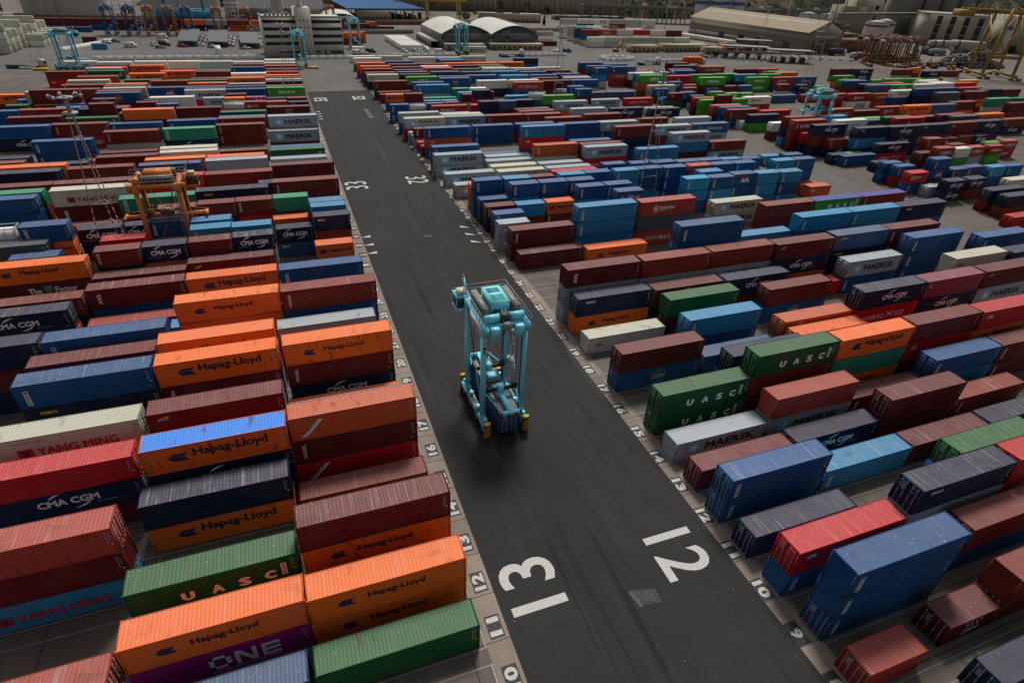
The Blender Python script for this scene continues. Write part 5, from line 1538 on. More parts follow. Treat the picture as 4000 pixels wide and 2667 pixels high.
# solar carports and cars
def car_geo(c, van=0):
    g = Geo(); L = 4.4 if not van else 5.4; H_ = 1.45 if not van else 2.2; gl = (.02, .025, .03)
    if van: g.prism([(-L / 2, .35), (L / 2, .35), (L / 2, 1.0), (L / 2 - .9, 1.15), (L / 2 - 1.5, H_), (-L / 2, H_)], -.95, .95, 'y', c); g.prism([(L / 2 - .95, 1.15), (L / 2 - 1.5, H_ - .15), (L / 2 - 2.2, H_ - .15), (L / 2 - 2.2, 1.15)], -.97, .97, 'y', gl)
    else:
        g.prism([(-L / 2, .35), (L / 2, .35), (L / 2, .7), (L / 2 - 1.1, .92), (-L / 2 + .25, .95), (-L / 2, .8)], -.88, .88, 'y', c); g.prism([(L / 2 - 1.2, .9), (L / 2 - 1.9, H_ - .06), (-L / 2 + .75, H_ - .06), (-L / 2 + .3, .93)], -.80, .80, 'y', gl); g.prism([(L / 2 - 1.95, H_ - .08), (L / 2 - 2.05, H_), (-L / 2 + .9, H_), (-L / 2 + .8, H_ - .08)], -.78, .78, 'y', c)
        g.prism([(-.1, .9), (-.1, H_ - .03), (.02, H_ - .03), (.02, .9)], -.82, .82, 'y', c)
    for x in (-L / 2 + .8, L / 2 - .85):
        for y in (-.9, .7): g.cyl((x, y, .33), (x, y + .2, .33), .33, n=10, col=(.015, .015, .015))
    g.box(L / 2 - .02, L / 2 + .02, -.8, -.5, .6, .75, (.7, .7, .6)); g.box(L / 2 - .02, L / 2 + .02, .5, .8, .6, .75, (.7, .7, .6)); return g
CC = {'white': (.65, .65, .65), 'black': (.015, .015, .017), 'silver': (.35, .36, .37), 'dark red': (.22, .015, .02), 'grey': (.12, .125, .13), 'blue': (.03, .08, .22)}
cme = {}
def car(x, y, rz, c, label, van=0):
    k = (c, van)
    if k not in cme: cme[k] = car_geo(CC[c], van).mesh('parked_car', M_PAINT)
    tag(link('parked_van' if van else 'parked_car', cme[k], None, (x, y, 0), R(rz)), label, 'van' if van else 'car', 'vehicles parked about the terminal')
cl = ['white', 'silver', 'black', 'grey', 'white', 'dark red', 'silver', 'white', 'black', 'white']
for q_, (x0, y0, l) in enumerate(((-50, 394, 'left'), (-35.5, 391, 'middle'), (-20, 386, 'right'))):
    o = root_at('solar_carport', x0, y0, 2, 'carport with a sloping solar panel roof, %s of three' % l, 'carport', 'solar carports'); g = Geo(); D2 = 46 if q_ < 2 else 40
    g.add([(-1, 0, 3.0), (8.5, 0, 2.6), (8.5, D2, 3.4), (-1, D2, 3.8)], [(0, 1, 2, 3)], (.075, .08, .095)); g.add([(-1, 0, 2.7), (8.5, 0, 2.3), (8.5, 0, 2.6), (-1, 0, 3.0)], [(0, 1, 2, 3)], (.4, .4, .4))
    for k in range(10): g.bar((-1 + k * 1.05, 0, 3.06 - k * .044), (-1 + k * 1.05, D2, 3.86 - k * .044), .05, col=(.16, .16, .17))
    part('solar_roof', g, M_LET, o); g = Geo()
    for k in range(6):
        for x in (.5, 7): g.cyl((x, 1 + k * (D2 - 2) / 5, 0), (x, 1 + k * (D2 - 2) / 5, 2.7), .12, n=6, col=(.3, .3, .3))
    part('post', g, M_LET, o)
    for k in range(9): car(x0 + 9.0 + .3 * (k % 2), y0 + 3 + k * 4.3, 4, cl[(k + q_ * 3) % 10], '%s car under the %s solar carport, %s from the near end' % (cl[(k + q_ * 3) % 10], l, ORD[k]))
    car(x0 + 1.5, y0 - 1.5, 3, cl[(q_ * 2 + 5) % 10], '%s car at the near corner of the %s solar carport' % (cl[(q_ * 2 + 5) % 10], l))
for x, y, rz, c, v, l in ((-72, 392.6, -3, 'white', 1, 'white panel van alone in the open car park'), (-84.8, 407, 3, 'white', 0, 'white estate car beside the black one, left of the open car park'), (-81.8, 411, 3, 'black', 0, 'black car half behind the white estate car'), (-61.6, 427.5, 3, 'white', 1, 'small white van near the back fence'), (-62.5, 402, 8, 'silver', 0, 'silver car in the middle car park cluster, back'), (-61.8, 396, 3, 'white', 0, 'white car in the middle car park cluster, front left'), (-58.6, 405, -10, 'silver', 1, 'silver pickup van in the middle car park cluster'), (-57.4, 397, -5, 'black', 1, 'black van in the middle car park cluster'), (-58.5, 388, 0, 'grey', 0, 'grey car nearest in the middle car park cluster'),
        (-17.8, 360, 80, 'white', 0, 'white car nose-on left of the office'), (35, 365, 5, 'white', 1, 'white van right of the office corner'), (38.5, 366.5, 5, 'white', 0, 'white car behind the white van by the office'), (42.5, 369.5, 0, 'black', 1, 'dark van beside the white cabin'), (61, 372, -60, 'white', 0, 'white car at the near end of the white container row'), (67.5, 373, -60, 'white', 0, 'white car before the arched warehouse dock, second'), (70.3, 373.5, -60, 'white', 0, 'white car before the arched warehouse dock, third'), (68.5, 367.5, 0, 'white', 0, 'white car crosswise before the dock cars'), (72, 368.5, 0, 'silver', 0, 'silver car crosswise before the dock cars'), (73.5, 376.5, -60, 'white', 1, 'white van before the dock'), (79.5, 367.5, 5, 'white', 1, 'white minibus left of the low brick office'),
        (148, 364, 5, 'white', 1, 'white van right of the arched warehouse'), (156, 368, 5, 'blue', 1, 'blue van beside the white van, right of the warehouse'), (240.5, 354, 5, 'white', 0, 'white car before the rightmost low tan building'), (252, 340, 10, 'silver', 0, 'silver car by the first gate canopy'), (112, 352, 5, 'grey', 0, 'grey car before the low brick office')): car(x, y, rz, c, l, v)
# trucks
def truck(x, y, rz, cabc, load, label, code=None):
    o = root_at('lorry', x, y, rz, label, 'lorry', 'lorries about the terminal'); g = Geo(); g.box(-8.2, 4.2, -1.1, 1.1, .95, 1.25, (.04, .04, .04)); part('chassis', g, M_PAINT, o)
    g = Geo(); g.prism([(4.2, .7), (6.5, .7), (6.5, 2.0), (6.15, 3.2), (5.6, 3.6), (4.2, 3.6)], -1.2, 1.2, 'y', cabc); c_ = part('cab', g, M_PAINT, o); g = Geo(); g.box(6.3, 6.53, -1.05, 1.05, 1.95, 2.0, (.02, .02, .02)); g.prism([(6.5, 2.0), (6.17, 3.15), (6.2, 3.15), (6.56, 2.0)], -1.05, 1.05, 'y', (.02, .03, .035)); part('windscreen', g, M_GLASS, c_)
    for xx in (-7.2, -6, -4.8, 3.2, 5.4):
        g = Geo(); 
        for s_ in (-1, 1): g.cyl((xx, s_ * 1.2, .5), (xx, s_ * .85, .5), .5, n=12, col=(.015, .015, .015))
        part('wheel', g, M_RUBBER, o)
    if load:
        g = Geo(); g.box(-8.2, 3.9, -1.22, 1.22, 1.3, 4.1, load)
        if code: lg_ = Geo(); lg_.merge(logo(code, 12.19, 2.8, 0), M4((-2.15, 0, 1.25))); lg_.merge(lg_); g.merge(lg_, Matrix.Translation((0, -.04, 0)))
        part('trailer_box', g, M_PAINT, o)
truck(211, 319.5, 2, (.65, .65, .65), lin(PAL['O']), 'white lorry carrying an orange container, right of centre', 'h'); truck(184, 321.5, 5, (.65, .65, .65), None, 'white lorry with an empty chassis behind the blue containers'); truck(117, 354, 0, (.65, .65, .65), None, 'white tractor lorry with bare chassis before the brick office'); truck(-99, 330, -12, (.4, .4, .4), None, 'grey terminal tractor with empty dark chassis at far left'); truck(-30.5, 362, 95, (.6, .6, .58), (.6, .6, .58), 'white box lorry end-on below the middle carport'); truck(345, 350.5, 3, (.65, .65, .65), (.02, .03, .09), 'white lorry with dark blue trailer before the tan warehouse gable'); truck(345, 333, 8, (.6, .6, .6), (.4, .4, .4), 'white lorry with pale trailer beside the disused carriers'); truck(329, 312, 60, (.35, .03, .04), None, 'red lorry tractor left of the disused carriers'); truck(58, 475, 2, (.05, .05, .05), None, 'dark lorry before the brick wall, behind the white row'); truck(432, 346, 0, (.1, .3, .4), (.25, .27, .3), 'blue and white coach right of the disused carriers'); truck(240, 345, 20, (.02, .02, .02), None, 'black lorry at the gate canopies')
# barriers
bm = Geo(); bm.prism([(-.35, 0), (.35, 0), (.28, .35), (.2, .5), (.18, 1.6), (-.18, 1.6), (-.2, .5), (-.28, .35)], -1.9, 1.9, 'x', (.82, .81, .78)); bme = bm.mesh('concrete_barrier', M_WALL)
bn = 0
def barrier(x, y, rz, label, c=None):
    tag(link('concrete_barrier', bme, None, (x, y, 0), R(rz)), label, 'barrier', 'white concrete barrier blocks')
n = 0
for x0, x1, y0, l in ((-79, -10, 351, 'behind the pale back row of containers, left yard'), (8, 29, 350, 'between the office and the road end'), (52, 84, 356, 'before the arched warehouse'), (120, 149, 354.5, 'right of the arched warehouse')):
    k = 0; x = x0
    while x < x1: barrier(x, y0 + .02 * (x - x0), 1, 'white concrete barrier %s, %s from the left' % (l, ORD[min(k, 36)])); x += 3.95; k += 1
for k in range(14):
    a = k / 14 * 2 * math.pi; barrier(174 + 9 * math.cos(a), 341 + 6 * math.sin(a), 0, 'cream concrete block in the oval ring of the junction, %s counted round' % ORD[k])
for k in range(16): barrier(188 + k * 4.3 if k < 8 else 300 + (k - 8) * 5, 331 if k < 8 else 343 - (k - 8) * 3, -4, ('cream block along the lorry lane, %s from left' if k < 8 else 'white block of the island near the tall lamp post, %s from left') % ORD[k % 8])
for k in range(16):
    t_ = k / 15; barrier(-98 + 14 * t_, 380 + 30 * t_ if k < 12 else 410, 55, 'white block in the slanting line left of the car park, %s from the near end' % ORD[k])
g = Geo(); g.prism([(-2.6, 0), (2.6, 0), (2.4, .9), (-2.4, .9)], -.8, .8, 'y', YEL)
for k in range(4): g.box(-2 + k * 1.2, -1.8 + k * 1.2, -.86, -.8, .1, .8, DK)
ym = g.mesh('yellow_crash_block', M_PAINT); tag(link('yellow_crash_block', ym, None, (9.5, 322, 0)), 'yellow block with black stripes beside the far road carrier', 'crash block'); tag(link('yellow_crash_block', ym, None, (-94, 325, 0)), 'yellow block with black stripes at the far left yard edge', 'crash block')
# gate canopies
for x, y, w, l in ((247, 344, 30, 'left gate canopy with a flat blue-grey roof over brick booths'), (268, 326, 26, 'right gate canopy with a flat blue-grey roof over brick booths'), (282, 372, 22, 'back gate canopy with a pale roof by the white row')):
    o = root_at('gate_canopy', x, y, -20, l, 'gate canopy', 'gate canopies'); g = Geo(); g.box(0, w, 0, 9, 6, 6.5, (.33, .31, .24)); g.box(-.1, w + .1, -.1, 0, 5.9, 6.6, (.06, .16, .2)); part('roof', g, M_WALL, o)
    for k in range(5): g = Geo(); g.cyl((1.5 + k * (w - 3) / 4, 4, 0), (1.5 + k * (w - 3) / 4, 4, 6), .25, n=8, col=(.4, .4, .4)); part('column', g, M_LET, o)
    for k in range(4): g = Geo(); g.box(2.8 + k * (w - 3) / 4, 4.8 + k * (w - 3) / 4, 2, 6, 0, 2.6, (.16, .05, .04)); g.box(3.0 + k * (w - 3) / 4, 4.6 + k * (w - 3) / 4, 1.95, 2, 1, 2, DK); part('booth', g, M_WALL, o)
for k in range(9): g = Geo(); g.box(-.3, .3, -.3, .3, 0, 3.0, (.66, .64, .5)); tag(link('height_post', g.mesh('height_post', M_LET), None, (250 + k * 3.3, 332 - k * 1.2, 0)), 'short cream post at the gate lanes, %s from left' % ORD[k], 'post', 'cream lane posts')
# cement works at the right
o = root_at('cement_works', 480, 402, -38, 'pale cement works hall with four columns of dark windows', 'factory'); g = Geo(); g.box(0, 46, 0, 34, 0, 22, (.40, .37, .28)); part('wall', g, M_WALL, o); g = Geo(); g.box(-.5, 46.5, -.5, 34.5, 22, 22.7, (.40, .40, .34)); part('roof', g, M_WALL, o)
for k in range(4):
    for z in (3, 9.2, 15.4): g = Geo(); g.box(7.5 + k * 9.5, 11.2 + k * 9.5, -.15, -.02, z, z + 5.6, (.03, .03, .03)); part('window', g, M_LET, o)
o = root_at('cement_tower', 492, 440, -35, 'dark grey block of round cement towers behind the pale hall', 'factory'); g = Geo(); g.box(-2, 20, 10, 34, 0, 52, (.22, .21, .19)); part('wall', g, M_WALL, o)
for k in range(4): g = Geo(); g.cyl((28 + k * 13, 14, 0), (28 + k * 13, 14, 52), 6.6, n=24, col=(.20, .19, .175)); part('round_tower', g, M_WALL, o)
o = root_at('cement_annex', 516, 362, -38, 'pale lower hall right of the cement works with dark doors', 'factory'); g = Geo(); g.box(0, 60, 0, 30, 0, 24, (.36, .34, .26)); 
for k in range(4): g.box(6 + k * 14, 12 + k * 14, -.1, 0, 0, 5, DK)
part('wall', g, M_WALL, o)
low_building(470, 362, -35, 20, 12, 7, 'small pale annex with flat roof before the cement works', (.3, .29, .23), (.36, .33, .25))
o = root_at('factory_house', 426, 430, -10, 'pale gabled factory house left of the steam plume', 'factory'); g = Geo(); g.box(0, 22, 0, 20, 0, 24, (.28, .25, .18)); g.box(14, 34, 4, 24, 0, 30, (.36, .33, .24)); g.prism([(14, 30), (34, 30), (24, 34)], 4, 24, 'y', (.34, .31, .22)); g.box(28, 31, 3.9, 4, 22, 25, DK); g.box(28, 31, 3.9, 4, 15, 18, DK); part('wall', g, M_WALL, o)
g = Geo(); A_, B_ = Vector((398, 412, 17)), Vector((470, 404, 19))
for dz in (0, 2.6): g.bar(A_ + Vector((0, 0, dz)), B_ + Vector((0, 0, dz)), .5, col=(.16, .15, .13))
g.bar(A_ + Vector((0, 0, 3.2)), B_ + Vector((0, 0, 3.2)), 2.6, .4, (.42, .42, .38))
for k in range(24): a = A_.lerp(B_, k / 24); b = A_.lerp(B_, (k + 1) / 24); g.bar(a, b + Vector((0, 0, 2.6)), .2, col=(.16, .15, .13)); g.bar(a, a + Vector((0, 0, 2.6)), .2, col=(.16, .15, .13))
for p in (A_, B_):
    for dx in (-1.5, 1.5): g.bar((p.x + dx, p.y, 0), (p.x + dx, p.y, p.z), .5, col=(.14, .13, .12))
tag(link('conveyor_bridge', g.mesh('conveyor_bridge', M_PAINT)), 'long lattice conveyor bridge between factory buildings', 'conveyor')
g = Geo(); rr = random.Random(3)
for k in range(60): x, y = rr.uniform(374, 396), rr.uniform(392, 415); z = rr.uniform(0, 16); g.bar((x, y, z), (x + rr.uniform(-6, 6), y, z + rr.uniform(-3, 6)), .4, col=(.06, .055, .05)) if k % 2 else g.box(x, x + rr.uniform(2, 6), y, y + 3, z, z + rr.uniform(.5, 2.5), (.09, .085, .075))
for x in (376, 384, 392): g.bar((x, 400, 0), (x, 400, 30), .6, col=(.07, .065, .06))
tag(link('loading_tower', g.mesh('loading_tower', M_PAINT)), 'dark cluttered steel loading tower before the conveyor', 'loading tower')
g = Geo(); g.box(372, 392, 380, 396, 9, 9.6, (.16, .14, .11)); g.box(373, 374, 380, 396, 0, 9, (.05, .05, .045)); g.box(372, 392, 395, 396, 0, 9, (.03, .03, .03)); tag(link('open_shed', g.mesh('open_shed', M_WALL)), 'open black-mouthed shed left of the red banded silos', 'shed')
g = Geo(); g.cyl((428, 352, 7), (452, 346, 7.4), 2.1, n=18, col=(.36, .36, .33)); 
for t_ in (.1, .35, .85): p = Vector((428, 352, 7)).lerp(Vector((452, 346, 7.4)), t_); q_ = Vector((428, 352, 7)).lerp(Vector((452, 346, 7.4)), t_ + .05); g.cyl(p, q_, 2.35, n=18, col=(.10, .06, .05))
g.box(427, 431, 349, 355, 0, 5, (.05, .08, .08)); g.box(448, 451, 343, 349, 0, 5, (.15, .14, .12)); tag(link('rotary_drum', g.mesh('rotary_drum', M_PAINT)), 'long horizontal grey drum on supports before the cement works', 'drum')
for x, y, H, r, l in ((452, 520, 22, 2, 'slim tapered chimney above the tan warehouse roof'), (505, 470, 40, 1.6, 'dark factory chimney giving off steam, left'), (441, 436, 30, 1.2, 'short factory chimney giving off the larger plume')):
    g = Geo(); g.cyl((0, 0, 0), (0, 0, H), r, r * .7, n=14, col=(.26, .25, .23)); tag(link('chimney', g.mesh('chimney', M_WALL), None, (x, y, 0)), l, 'chimney')
# yellow quay crane at the right edge
o = root_at('quay_crane', 363, 265, -29, 'tall dark yellow lattice quay crane at the right edge', 'crane'); cy = (.30, .19, .035)
for a in (0, 16):
    for b in (0, 16):
        g = Geo(); g.bar((a, b, 1.5), (a + (2 if a == 0 else -1), b, 34), 1.3, 1.1, cy); part('leg', g, M_PAINT, o)
g = Geo()
for b in (0, 16): g.box(0, 16, b - .5, b + .5, 10, 11.6, cy); g.bar((0, b, 11), (15, b, 30), .55, col=cy); g.bar((15, b, 12), (8, b, 21), .5, col=cy)
for a in (0, 16): g.box(a - .6, a + .6, -4, 20, 1.2, 2.6, cy); g.bar((a, 0, 11), (a, 16, 30), .5, col=cy)
part('portal', g, M_PAINT, o); g = Geo()
for b in (4, 12): g.box(-18, 46, b - .5, b + .5, 31, 33, cy)
for k in range(20): g.bar((-18 + k * 3.2, 4, 33), (-16.4 + k * 3.2, 4, 35), .25, col=cy); g.bar((-16.4 + k * 3.2, 4, 35), (-14.8 + k * 3.2, 4, 33), .25, col=cy)
g.box(-21, -15, 2, 14, 29, 32, cy); g.box(10, 26, 2, 14, 34, 42, (.02, .10, .16)); g.bar((8, 8, 33), (22, 8, 58), .9, col=cy); g.bar((22, 8, 58), (-12, 8, 34), .4, col=cy); part('boom', g, M_PAINT, o)
g = Geo(); v, fs, tw, th = text_geo('BABCOCK', .03); g.add(np.stack([-12 + v[:, 0] / tw * 9, np.full(len(v), 3.46), 31.4 + v[:, 1] / th * 1.2], 1), fs, DK); part('lettering', g, M_LET, o)
g = Geo()
for k in range(14):
    pr = None
    for j in range(7): p = (-14 + k * 2.4 + j * .4, 3.3, 31 - 3.2 * math.sin(math.pi * j / 6)); (g.cyl(pr, p, .09, n=4, col=DK) if pr else None); pr = p
part('festoon_cable', g, M_LET, o)
g = Geo()
for a in (-2, 2, 14, 18):
    for b in (-3, 19): g.box(a - 1, a + 1, b - 1, b + 1, 0, 1.4, cy); g.cyl((a, b - 1.1, .4), (a, b + 1.1, .4), .4, n=8, col=DK)
part('bogie', g, M_PAINT, o)
# scrap heap, diggers
rr = random.Random(9); g = Geo(); n = 2600; P_ = []
for k in range(n):
    a = rr.uniform(0, 2 * math.pi); d = rr.random() ** .6; x = 24 * d * math.cos(a); y = 11 * d * math.sin(a); z = 9.0 * (1 - d) ** .85 * (1 + .25 * math.sin(x * .35)) + rr.uniform(0, .4); s_ = rr.uniform(.3, .95); c = rr.choice([(.025, .025, .027), (.05, .05, .052), (.12, .12, .125), (.035, .022, .016)])
    q_ = Geo(); q_.box(-s_, s_, -s_ * .6, s_ * .6, -.15, .25, c); g.merge(q_, Matrix.Translation((x, y, z)) @ Matrix.Rotation(rr.uniform(0, 6), 4, 'Z') @ Matrix.Rotation(rr.uniform(-.8, .8), 4, 'X'))
g.cyl((0, 0, 0), (0, 0, 7.5), 11, 1, n=24, col=(.02, .02, .02)); tag(link('scrap_heap', g.mesh('scrap_heap', M_PAINT), None, (404, 302, 0), R(-10)), 'dark heap of shredded scrap metal left of the yellow crane', 'scrap', None, 'stuff')
def digger(x, y, rz, c, label, s_=1.0):
    o = root_at('excavator', x, y, rz, label, 'excavator', 'excavators'); g = Geo()
    for k in (-1, 1): g.box(-2 * s_, 2 * s_, k * 1.3 * s_ - .3, k * 1.3 * s_ + .3, 0, .9 * s_, DK)
    part('track', g, M_RUBBER, o); g = Geo(); g.box(-2 * s_, 1.2 * s_, -1.4 * s_, 1.4 * s_, 1.0 * s_, 2.2 * s_, c); g.box(0, 1.3 * s_, -1.3 * s_, -.2, 2.2 * s_, 3.2 * s_, (.05, .06, .06)); part('body', g, M_PAINT, o); g = Geo(); g.bar((1 * s_, .3, 2 * s_), (4.2 * s_, .3, 6.5 * s_), .5 * s_, col=c); g.bar((4.2 * s_, .3, 6.5 * s_), (7 * s_, .3, 2.2 * s_), .4 * s_, col=c); g.box(6.3 * s_, 7.5 * s_, -.5, 1.1, 1 * s_, 2.3 * s_, c); part('boom', g, M_PAINT, o)
digger(374, 291, 200, (.45, .25, .03), 'yellow excavator before the scrap heap'); digger(388, 330, 30, (.05, .30, .10), 'green long-armed material handler beside the disused carriers', 1.9); digger(190, 371, 10, (.55, .36, .04), 'small yellow loader before the pale container stack', .8); digger(366, 297, 160, (.4, .2, .04), 'orange loader left of the yellow excavator', .8)
for k in range(26):
    if k % 13 == 0: g = Geo()
    x, y = rr.uniform(338, 398), rr.uniform(292, 312); g.box(x, x + rr.uniform(1.5, 5), y, y + 2.4, 0, rr.uniform(.8, 2.6), rr.choice([(.05, .05, .05), (.35, .2, .05), (.4, .4, .38), (.06, .03, .02), (.1, .1, .1)]))
    g.bar((x, y, 1), (x + rr.uniform(-3, 3), y, rr.uniform(2, 4.5)), .25, col=(.12, .08, .04))
    if k % 13 == 12: tag(link('scrap_machinery', g.mesh('scrap_machinery', M_PAINT)), ('tangle of old machine parts before the scrap heap', 'tangle of old machine parts below the disused carriers')[k > 13], 'machinery')
# upper road, viaduct, hillside
def deck(pts, w, z, name, label, cat):
    o = tag(empty(name, (pts[0][0], pts[0][1], 0)), label, cat); off = Vector((pts[0][0], pts[0][1], 0)); g = Geo(); pg = Geo()
    for a, b in zip(pts[:-1], pts[1:]):
        d = Vector((b[0] - a[0], b[1] - a[1], 0)); L = d.length; q_ = Geo(); q_.box(0, L, -w / 2, w / 2, z - 1.4, z, (.12, .13, .12)); q_.box(0, L, -w / 2 - .2, -w / 2, z - 1.4, z + .9, (.16, .19, .17)); q_.box(0, L, w / 2, w / 2 + .2, z - .2, z + .9, (.2, .2, .19)); g.merge(q_, M4(Vector((a[0], a[1], 0)) - off, math.atan2(d.y, d.x)))
        q_ = Geo()
        for k in range(int(L / 9)): q_.cyl((k * 9, -w * .35, 0), (k * 9, -w * .35, z - 1.4), .55, n=8, col=(.26, .25, .22)); q_.cyl((k * 9, w * .35, 0), (k * 9, w * .35, z - 1.4), .55, n=8, col=(.2, .19, .17))
        pg.merge(q_, M4(Vector((a[0], a[1], 0)) - off, math.atan2(d.y, d.x)))
    part('deck', g, M_WALL, o); part('pier', pg, M_WALL, o)
deck([(262, 570), (312, 556), (372, 545), (470, 560), (640, 560)], 14, 12.5, 'viaduct', 'long road viaduct on round piers below the hillside', 'viaduct')
hg = Geo(); nx, ny = 110, 34; V = []
for j in range(ny):
    for i in range(nx):
        x = -100 + i * 12; base = 655 if x < 230 else 655 - min(60, (x - 230) * .5); y = base + j * 11 * (1 + j * .04)
        d = j / ny; h = (16 if x < 240 else 2) + 8 * d + 120 * (1 - math.exp(-d * 2.2)) * (.25 if x < 240 else .25 + .75 * min(1, (x - 240) / 90)) + 5 * math.sin(x * .05 + j) * d * 3 + rnd.uniform(-2.2, 2.2) * min(1, j * .4); V.append((x, y, h - (2 if j == 0 else 0)))
ii = np.array([(j * nx + i, j * nx + i + 1, (j + 1) * nx + i + 1, (j + 1) * nx + i) for j in range(ny - 1) for i in range(nx - 1)]); hg.add(V, ii, (.1, .09, .07))
mh, t, b_ = nodes('hillside_rock', .95, 0, .1); w = coord(t, (1, 1, .5), 'world', False); bs = mix(t, ramp(t, noise(t, w, .02, 5, .7), .42, .55), (.022, .032, .013), (.15, .115, .08)); bs = mix(t, ramp(t, noise(t, w, .09, 6, .75), .5, .62, (0,) * 3, (.8,) * 3), bs, (.030, .034, .018)); t.links.new(bs, b_.inputs['Base Color'])
bp = t.nodes.new('ShaderNodeBump'); bp.inputs['Strength'].default_value = 1; bp.inputs['Distance'].default_value = 4; t.links.new(noise(t, w, .12, 6, .7), bp.inputs['Height']); t.links.new(bp.outputs[0], b_.inputs['Normal'])
tag(link('hillside', hg.mesh('hillside', mh)), kind='structure')
sheet('upper_road', [(-100, 644), (223, 650), (300, 612), (300, 640), (223, 670), (-100, 662)], 17.05, G_OLD)
g = Geo(); g.box(60, 200, 660, 664, 17, 24, (.34, .31, .25)); tag(link('noise_wall', g.mesh('noise_wall', M_WALL)), 'long pale wall along the back of the upper road', 'wall')
for k, (x, y, z, c, v) in enumerate(((120, 652, 17.1, 'white', 1), (150, 652, 17.1, 'white', 1), (176, 652, 17.1, 'white', 0), (318, 554, 12.6, 'white', 1), (342, 550, 12.6, 'white', 0), (347, 549, 12.6, 'white', 0), (420, 553, 12.6, 'silver', 0), (452, 557, 12.6, 'white', 1), (500, 559, 12.6, 'white', 0), (524, 560, 12.6, 'white', 1), (560, 560, 12.6, 'grey', 0))):
    car(x, y, -10, c, '%s %s on the %s, %s from left' % (c, 'van' if v else 'car', 'upper road' if z > 15 else 'viaduct', ORD[k if z > 15 else k - 3]), v); bpy.context.scene.collection.objects[-1].location.z = z
# trees
tm, t, b_ = nodes('tree_leaves', .7, 0, .2); a = N(t, 'ShaderNodeAttribute', attribute_name='Col'); t.links.new(a.outputs['Color'], b_.inputs['Base Color'])
def tree(x, y, H, r, label, kind='broad', z=0, n=900):
    o = tag(empty('tree', (x, y, z)), label, 'tree', 'trees beyond the terminal'); rr = random.Random(int(x * 3 + y)); g = Geo(); g.cyl((0, 0, 0), (.2, 0, H * .55), .28, .12, n=7, col=(.06, .045, .03))
    for k in range(5): a = k * 1.3; g.cyl((.1, 0, H * (.3 + .05 * k)), (r * .6 * math.cos(a), r * .6 * math.sin(a), H * (.55 + .06 * k)), .1, .04, n=5, col=(.06, .045, .03))
    part('trunk', g, M_LET, o); vs = []; fs_ = []; g = Geo(); cl_ = [(rr.gauss(0, .45) * r, rr.gauss(0, .45) * r, H * rr.uniform(.45, .95), rr.uniform(.25, .5) * r) for _ in range(11)]
    for k in range(n):
        if kind == 'cypress': zz = rr.random(); rad = r * (1 - zz) ** .6 * rr.random() ** .5; a = rr.uniform(0, 6.28); p = Vector((rad * math.cos(a), rad * math.sin(a), H * (.08 + .92 * zz)))
        else:
            cx, cy_, cz_, cr = rr.choice(cl_); d = Vector((rr.gauss(0, 1), rr.gauss(0, 1), rr.gauss(0, .8))).normalized() * cr * rr.random() ** .4; p = Vector((cx, cy_, cz_)) + d
        s_ = rr.uniform(.18, .42); u = Vector((rr.gauss(0, 1), rr.gauss(0, 1), rr.gauss(0, 1))).normalized() * s_; w = u.orthogonal().normalized() * s_ * .8; sh = rr.uniform(.6, 1.5)
        g.add([p - u - w, p + u - w, p + u + w, p - u + w], [(0, 1, 2, 3)], (.028 * sh, .055 * sh, .018 * sh))
    part('crown', g, tm, o)
for x, y, H, r, k, l in ((196, 598, 13, 6, 'broad', 'large dark broad tree against the retaining wall'), (221, 600, 12, 3.2, 'broad', 'slim tree against the retaining wall, right of the large one'), (240, 596, 9, 3.5, 'broad', 'ragged palm-like tree before the retaining wall'), (164, 560, 8, 4, 'broad', 'small tree left of the tan arcade building'), (144, 540, 6, 6, 'broad', 'low spreading pine beside the yellow gantry'), (176, 548, 8, 3, 'broad', 'palm before the arcade building, left'), (190, 546, 8, 3, 'broad', 'palm before the arcade building, right'), (205, 520, 7, 1.3, 'cypress', 'small cypress by the brick wall, left'), (222, 523, 7, 1.3, 'cypress', 'small cypress by the brick wall, middle'), (145, 505, 6, 1.2, 'cypress', 'small cypress near the warehouse back'), (248, 526, 7, 1.6, 'cypress', 'small cypress by the brick wall, right'), (262, 498, 9, 2, 'cypress', 'dark cypress right of the pale container stack'), (284, 488, 9, 2.2, 'cypress', 'dark cypress nearest the silo road'), (250, 585, 7, 5, 'broad', 'round bush tree at the retaining wall foot'), (130, 600, 14, 9, 'broad', 'dark tree clump on the slope behind the yellow gantry'), (105, 606, 13, 9, 'broad', 'dark tree clump left of the yellow gantry top'), (168, 615, 12, 8, 'broad', 'dark brown scrub tree below the wall'), (440, 585, 10, 8, 'broad', 'dark bush above the tan warehouse roof, left'), (520, 590, 10, 9, 'broad', 'dark bush above the tan warehouse roof, right')): tree(x, y, H, r, l, k)
rr = random.Random(21); g = Geo()
for k in range(9000):
    x = rr.uniform(60, 760); d = rr.random() ** 1.3; j = d * 25
    if x < 240 and rr.random() < .6: continue
    base = 655 if x < 230 else 655 - min(60, (x - 230) * .5); y = base + j * 11 * (1 + j * .04); dd = j / ny; z = (16 if x < 240 else 2) + 8 * dd + 120 * (1 - math.exp(-dd * 2.2)) * (.25 if x < 240 else .25 + .75 * min(1, (x - 240) / 90))
    if math.sin(x * .021) + math.sin(x * .05 + 2) * .6 < -.2 and rr.random() < .9: continue
    s_ = rr.uniform(.8, 2.2); sh = rr.uniform(.5, 1.4)
    u = Vector((rr.gauss(0, 1), rr.gauss(0, 1), rr.gauss(0, 1))).normalized() * s_; w = u.orthogonal().normalized() * s_
    p = Vector((x, y, z + rr.uniform(-1, 3))); g.add([p - u - w, p + u - w, p + u + w, p - u + w], [(0, 1, 2, 3)], (.026 * sh, .04 * sh, .014 * sh))
tag(link('hillside_scrub', g.mesh('hillside_scrub', tm)), 'dark green scrub growing over the hillside', 'scrub', None, 'stuff')
